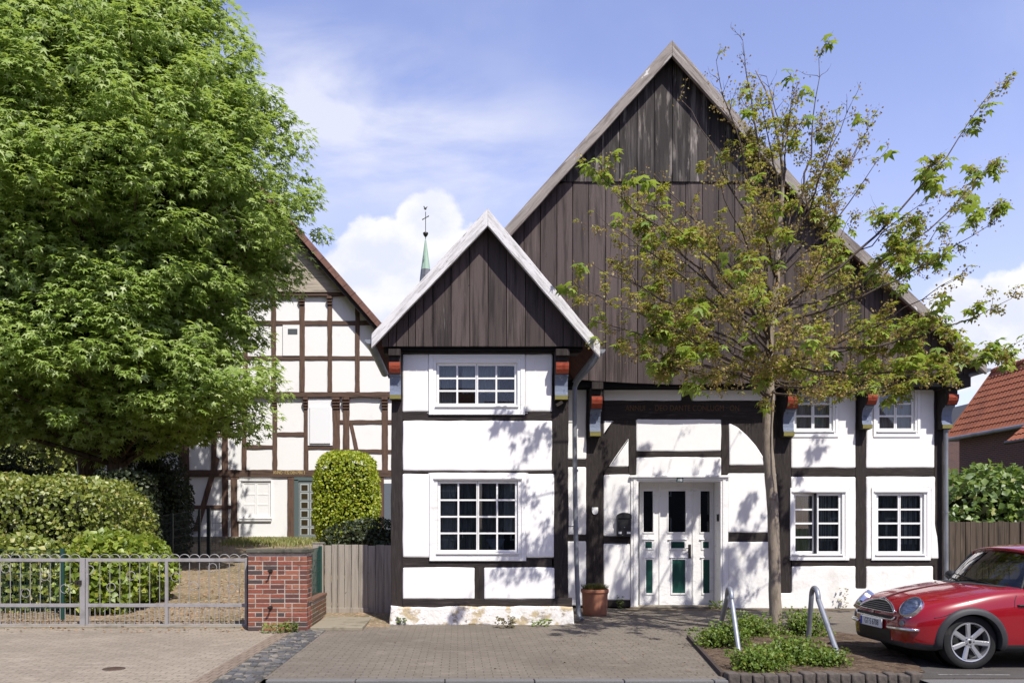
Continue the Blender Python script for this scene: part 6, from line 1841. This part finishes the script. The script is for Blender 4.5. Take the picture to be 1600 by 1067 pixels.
# ---------------------------------------------------------------- clipped and loose bushes
def shell(name, label, cat, ctr, rad, n, size, mat, power=2.0, depth=.22, tmpl=OVAL, lump=.10, core=True, group=None, zcut=-1.0, jitter=.45, fwd=(0, 0, .25), stems_and_core=0, lumpf=1.6, skirt=None):
    """leaves spread through the outer layer of a rounded block; twigs and an opaque dark core fill it"""
    ctr = np.array(ctr, float); rad = np.array(rad, float)
    t = thing(name, label, cat, (ctr[0], ctr[1], ctr[2] - rad[2]), group)
    u = rand_unit(int(n * 1.15)); u = u[u[:, 2] > zcut][:n]
    sup = (np.abs(u) ** power).sum(1) ** (-1 / power)
    q = u * sup[:, None]
    lv = np.array([1 + lump * noise.noise(Vector((float(a) * lumpf + ctr[0], float(b) * lumpf, float(c) * lumpf * 1.3))) + lump * .5 * noise.noise(Vector((float(a) * 4.1, float(b) * 4.1 + ctr[1], float(c) * 4.1))) for a, b, c in q * rad])
    dep = 1 - depth * nrg.uniform(0, 1, len(q)) ** 1.7
    pos = ctr + q * rad * (lv * dep)[:, None]
    if skirt:
        k = np.clip((ctr[2] - pos[:, 2]) / rad[2], 0, 1); pos[:, 0] += skirt[0] * k; pos[:, 1] += skirt[1] * k
    nr = unit(np.sign(q) * np.abs(q) ** (power - 1) / rad)
    nrm = unit(nr + nrg.normal(0, jitter, nr.shape) + np.array([0, 0, .25]) + np.array(SD) * .35)
    fw = nr * .5 + nrg.normal(0, .75, nr.shape) + np.array(fwd)
    leaves_mesh('foliage', pos, fw, nrm, nrg.uniform(size * .7, size * 1.25, len(pos)), tmpl, mat, t)
    mb = MB()
    b0 = Vector((ctr[0], ctr[1], ctr[2] - rad[2]))
    for k in range(26):
        v = Vector(rand_unit(1)[0]); v.z = abs(v.z) * 1.2 - .2
        e_ = Vector((ctr[0] + v.x * rad[0] * .8, ctr[1] + v.y * rad[1] * .8, ctr[2] + v.z * rad[2] * .8))
        mb.tube([b0 + Vector((v.x * rad[0] * .25, v.y * rad[1] * .25, 0)), b0.lerp(e_, .5) + Vector((rng.gauss(0, .05), 0, 0)), e_], [.018, .012, .005], 5)
    if core:      # solid near-black core, the dark depth of the bush put into colour
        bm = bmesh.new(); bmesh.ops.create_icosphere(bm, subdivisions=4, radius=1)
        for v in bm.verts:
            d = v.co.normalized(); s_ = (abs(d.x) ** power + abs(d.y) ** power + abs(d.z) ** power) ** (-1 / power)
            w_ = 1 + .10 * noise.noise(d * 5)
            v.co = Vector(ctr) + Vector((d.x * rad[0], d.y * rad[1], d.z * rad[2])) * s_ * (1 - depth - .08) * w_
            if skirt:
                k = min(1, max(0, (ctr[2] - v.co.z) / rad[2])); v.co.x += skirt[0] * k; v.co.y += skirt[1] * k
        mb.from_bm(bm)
    mb.build('stems_and_core', pm_stems, t, smooth=True, fix=False)
    return t
pm_stems = pmat('twigs_and_dark_core', (.020, .022, .011), [((.010, .012, .006), 9, (1, 1, 1), .45, .7)], rough=.95, spec=.03, bump=.8)  # near-black, shared by the twigs and the solid core

DBU = 23.5
shell('clipped_bush', 'tall clipped light green bush with rounded top behind the garden door', 'bush', (X(541.5, DBU), DBU, (Z(706, DBU) + Z(846, DBU)) / 2 - .12), ((X(592, DBU) - X(491, DBU)) / 2 * .97, .92, (Z(706, DBU) - Z(846, DBU)) / 2 + .10), 12000, .074, L_['box'], power=3.5, depth=.13, lump=.055, jitter=.75)
shell('dark_tarp_bush', 'low dark bush standing in for a dark tarp between the clipped bush and the bay', 'bush', (X(585, 21.5), 21.5, 1.15), (1.35, .8, .75), 3500, .09, L_['dark'], power=2.5, depth=.25)  # bush with dark leaf colour in place of a flat dark tarp
# laurel hedge: a long block
ctrh = (-10.4, 18.4, 1.42)
shell('laurel_hedge', 'long clipped laurel hedge with a flat top behind the gate', 'hedge', ctrh, (3.35, 1.30, 1.33), 27000, .100, L_['laurel'], power=6.0, depth=.20, lump=.085, jitter=.6)
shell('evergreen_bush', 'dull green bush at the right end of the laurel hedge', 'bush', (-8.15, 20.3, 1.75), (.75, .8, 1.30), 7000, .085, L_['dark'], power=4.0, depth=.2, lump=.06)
shell('laurel_bush', 'fresh yellow-green laurel bush sprawling towards the gate', 'bush', (-6.70, 15.75, .80), (.80, .58, .78), 3000, .135, L_['laurel_new'], power=2.2, depth=.4, lump=.25, jitter=.6, fwd=(.1, -.4, .1), skirt=(.0, -.1))
shell('laurel_bush', 'lower laurel bush at the foot of the hedge behind the middle of the gate', 'bush', (-6.45, 17.0, .80), (.62, .7, .66), 2300, .125, L_['laurel_new'], power=2.2, depth=.4, lump=.25, jitter=.6, fwd=(.1, -.3, 0))
shell('laurel_bush', 'shaded laurel bush behind the green wire fence at the left edge', 'bush', (-8.7, 16.0, .75), (1.5, .55, .75), 4200, .125, L_['laurel'], power=2.6, depth=.4, lump=.2, jitter=.6)
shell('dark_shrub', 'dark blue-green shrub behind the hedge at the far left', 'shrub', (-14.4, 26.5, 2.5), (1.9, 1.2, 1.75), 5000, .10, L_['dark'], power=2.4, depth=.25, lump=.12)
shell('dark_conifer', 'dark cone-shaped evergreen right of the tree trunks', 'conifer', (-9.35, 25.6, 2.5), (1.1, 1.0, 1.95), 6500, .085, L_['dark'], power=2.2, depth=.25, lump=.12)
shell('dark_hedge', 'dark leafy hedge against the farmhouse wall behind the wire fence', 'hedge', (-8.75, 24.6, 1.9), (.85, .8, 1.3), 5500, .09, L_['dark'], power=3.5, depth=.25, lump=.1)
DV2 = 21.0
shell('vine_shrub', 'broad-leaved green shrub above the dark board fence', 'shrub', (X(1560, DV2), DV2 + .2, 1.55), (1.75, 1.1, 1.62), 5200, .17, L_['vine'], power=3.2, depth=.3, lump=.14, jitter=.6, fwd=(0, -.3, -.5), lumpf=2.2)
shell('vine_shrub', 'taller arching shrub at the right edge over the board fence', 'shrub', (X(1625, 20.2), 20.2, 1.35), (.9, .8, 1.75), 2600, .16, L_['vine'], power=2.4, depth=.35, lump=.2, jitter=.6, fwd=(0, -.3, -.5))
# low shrubs in the tree bed
for (px, py, rx, rz, n, lab) in ((1128, 1010, .30, .20, 850, 'low green shrub at the foot of the left steel hoop'), (1185, 1046, .30, .17, 800, 'low green shrub in front of the young tree trunk by the kerb stones'),
                                 (1172, 996, .34, .22, 1000, 'low green shrub left of the young tree trunk'), (1290, 1040, .24, .13, 450, 'small low shrub on the mulch near the foot of the right hoop'), (1256, 996, .30, .27, 900, 'rounded low shrub behind the right steel hoop'), (1236, 1034, .36, .20, 1000, 'bushy low shrub right of the young tree trunk')):
    g_ = GP(px, py)
    shell('low_shrub', lab, 'shrub', (g_.x, g_.y, rz * .62), (rx * 1.22, rx * 1.0, rz * .95), int(n * 1.8), .040, L_['rose'], power=2.0, depth=.8, lump=.6, jitter=.6, core=False, group='low shrubs round the young tree', zcut=-.7, lumpf=5)
# trees beyond, seen through the gaps on the left
shell('garden_tree', 'bushy tree far behind the sweetgums at the left edge', 'tree', (-21.5, 44, 4.6), (5.5, 4.0, 4.6), 9000, .26, L_['laurel'], power=2.2, depth=.3, lump=.18)

# ---------------------------------------------------------------- weeds
def weed(px, py, d, n, h, spread, label, mat=None, z0=None):
    c = P(px, py, d) if d else GP(px, py)
    c.z = 0 if z0 is None else z0
    a = nrg.uniform(0, 6.28, n); r = spread * np.sqrt(nrg.uniform(0, 1, n)); zz = nrg.uniform(.0, h, n)
    pos = np.stack([c.x + r * np.cos(a), c.y + r * np.sin(a) * .6, c.z + zz], 1)
    fw = np.stack([np.cos(a), np.sin(a), nrg.normal(.3, .5, n)], 1)
    return tag(leaves_mesh('weed', pos, fw, np.stack([nrg.normal(0, .5, n), nrg.normal(-.4, .5, n), np.ones(n)], 1), nrg.uniform(.03, .07, n), OVAL, mat or L_['weed'], None, (c.x, c.y, c.z)), label, 'weed', 'weeds along the walls')
weed(430, 988, 0, 110, .13, .20, 'small weeds growing at the foot of the brick pillar')
weed(455, 987, 0, 90, .16, .10, 'leafy weed at the right corner of the brick pillar')
weed(790, 980, 0, 120, .16, .16, 'dry weed growing from the plinth below the bay window', leafmat('reddish_weed', (.10, .085, .03), (.16, .13, .05), .2))
weed(846, 978, 0, 70, .10, .16, 'low weed at the plinth beside the right corner of the bay')
weed(1118, 951, 17.15, 80, .16, .12, 'tuft of grass at the right foot of the front door frame')
weed(1318, 950, 17.15, 45, .42, .07, 'tall dry stem growing at the white wall behind the car', leafmat('straw_weed', (.20, .18, .08), (.28, .25, .12), .2))
weed(628, 968, 14.35, 40, .12, .05, 'small weed at the left corner of the plinth')
weed(968, 949, 17.2, 40, .26, .05, 'thin weed between the flower pot and the front door')
# grass at the farmhouse wall: uncountable
n = 2600
gxp = nrg.uniform(-8.2, -4.4, n); gyp = 30.7 - np.abs(nrg.normal(0, 1.1, n))
gr_ = leaves_mesh('wall_grass', np.stack([gxp, gyp, np.array([gh(v) for v in gyp])], 1), np.stack([nrg.normal(0, .35, n), nrg.normal(0, .35, n), np.ones(n)], 1), np.stack([nrg.normal(0, 1, n), -np.ones(n), np.zeros(n)], 1), nrg.uniform(.08, .26, n), oval_leaf(.09, .02, .2),
                  leafmat('dry_grass', (.12, .15, .03), (.26, .25, .08), .3, gloss=.03), None, (-6.3, 29.8, 1))
gr_['kind'] = 'stuff'; tag(gr_, 'dry yellowish grass along the foot of the farmhouse wall', 'grass')
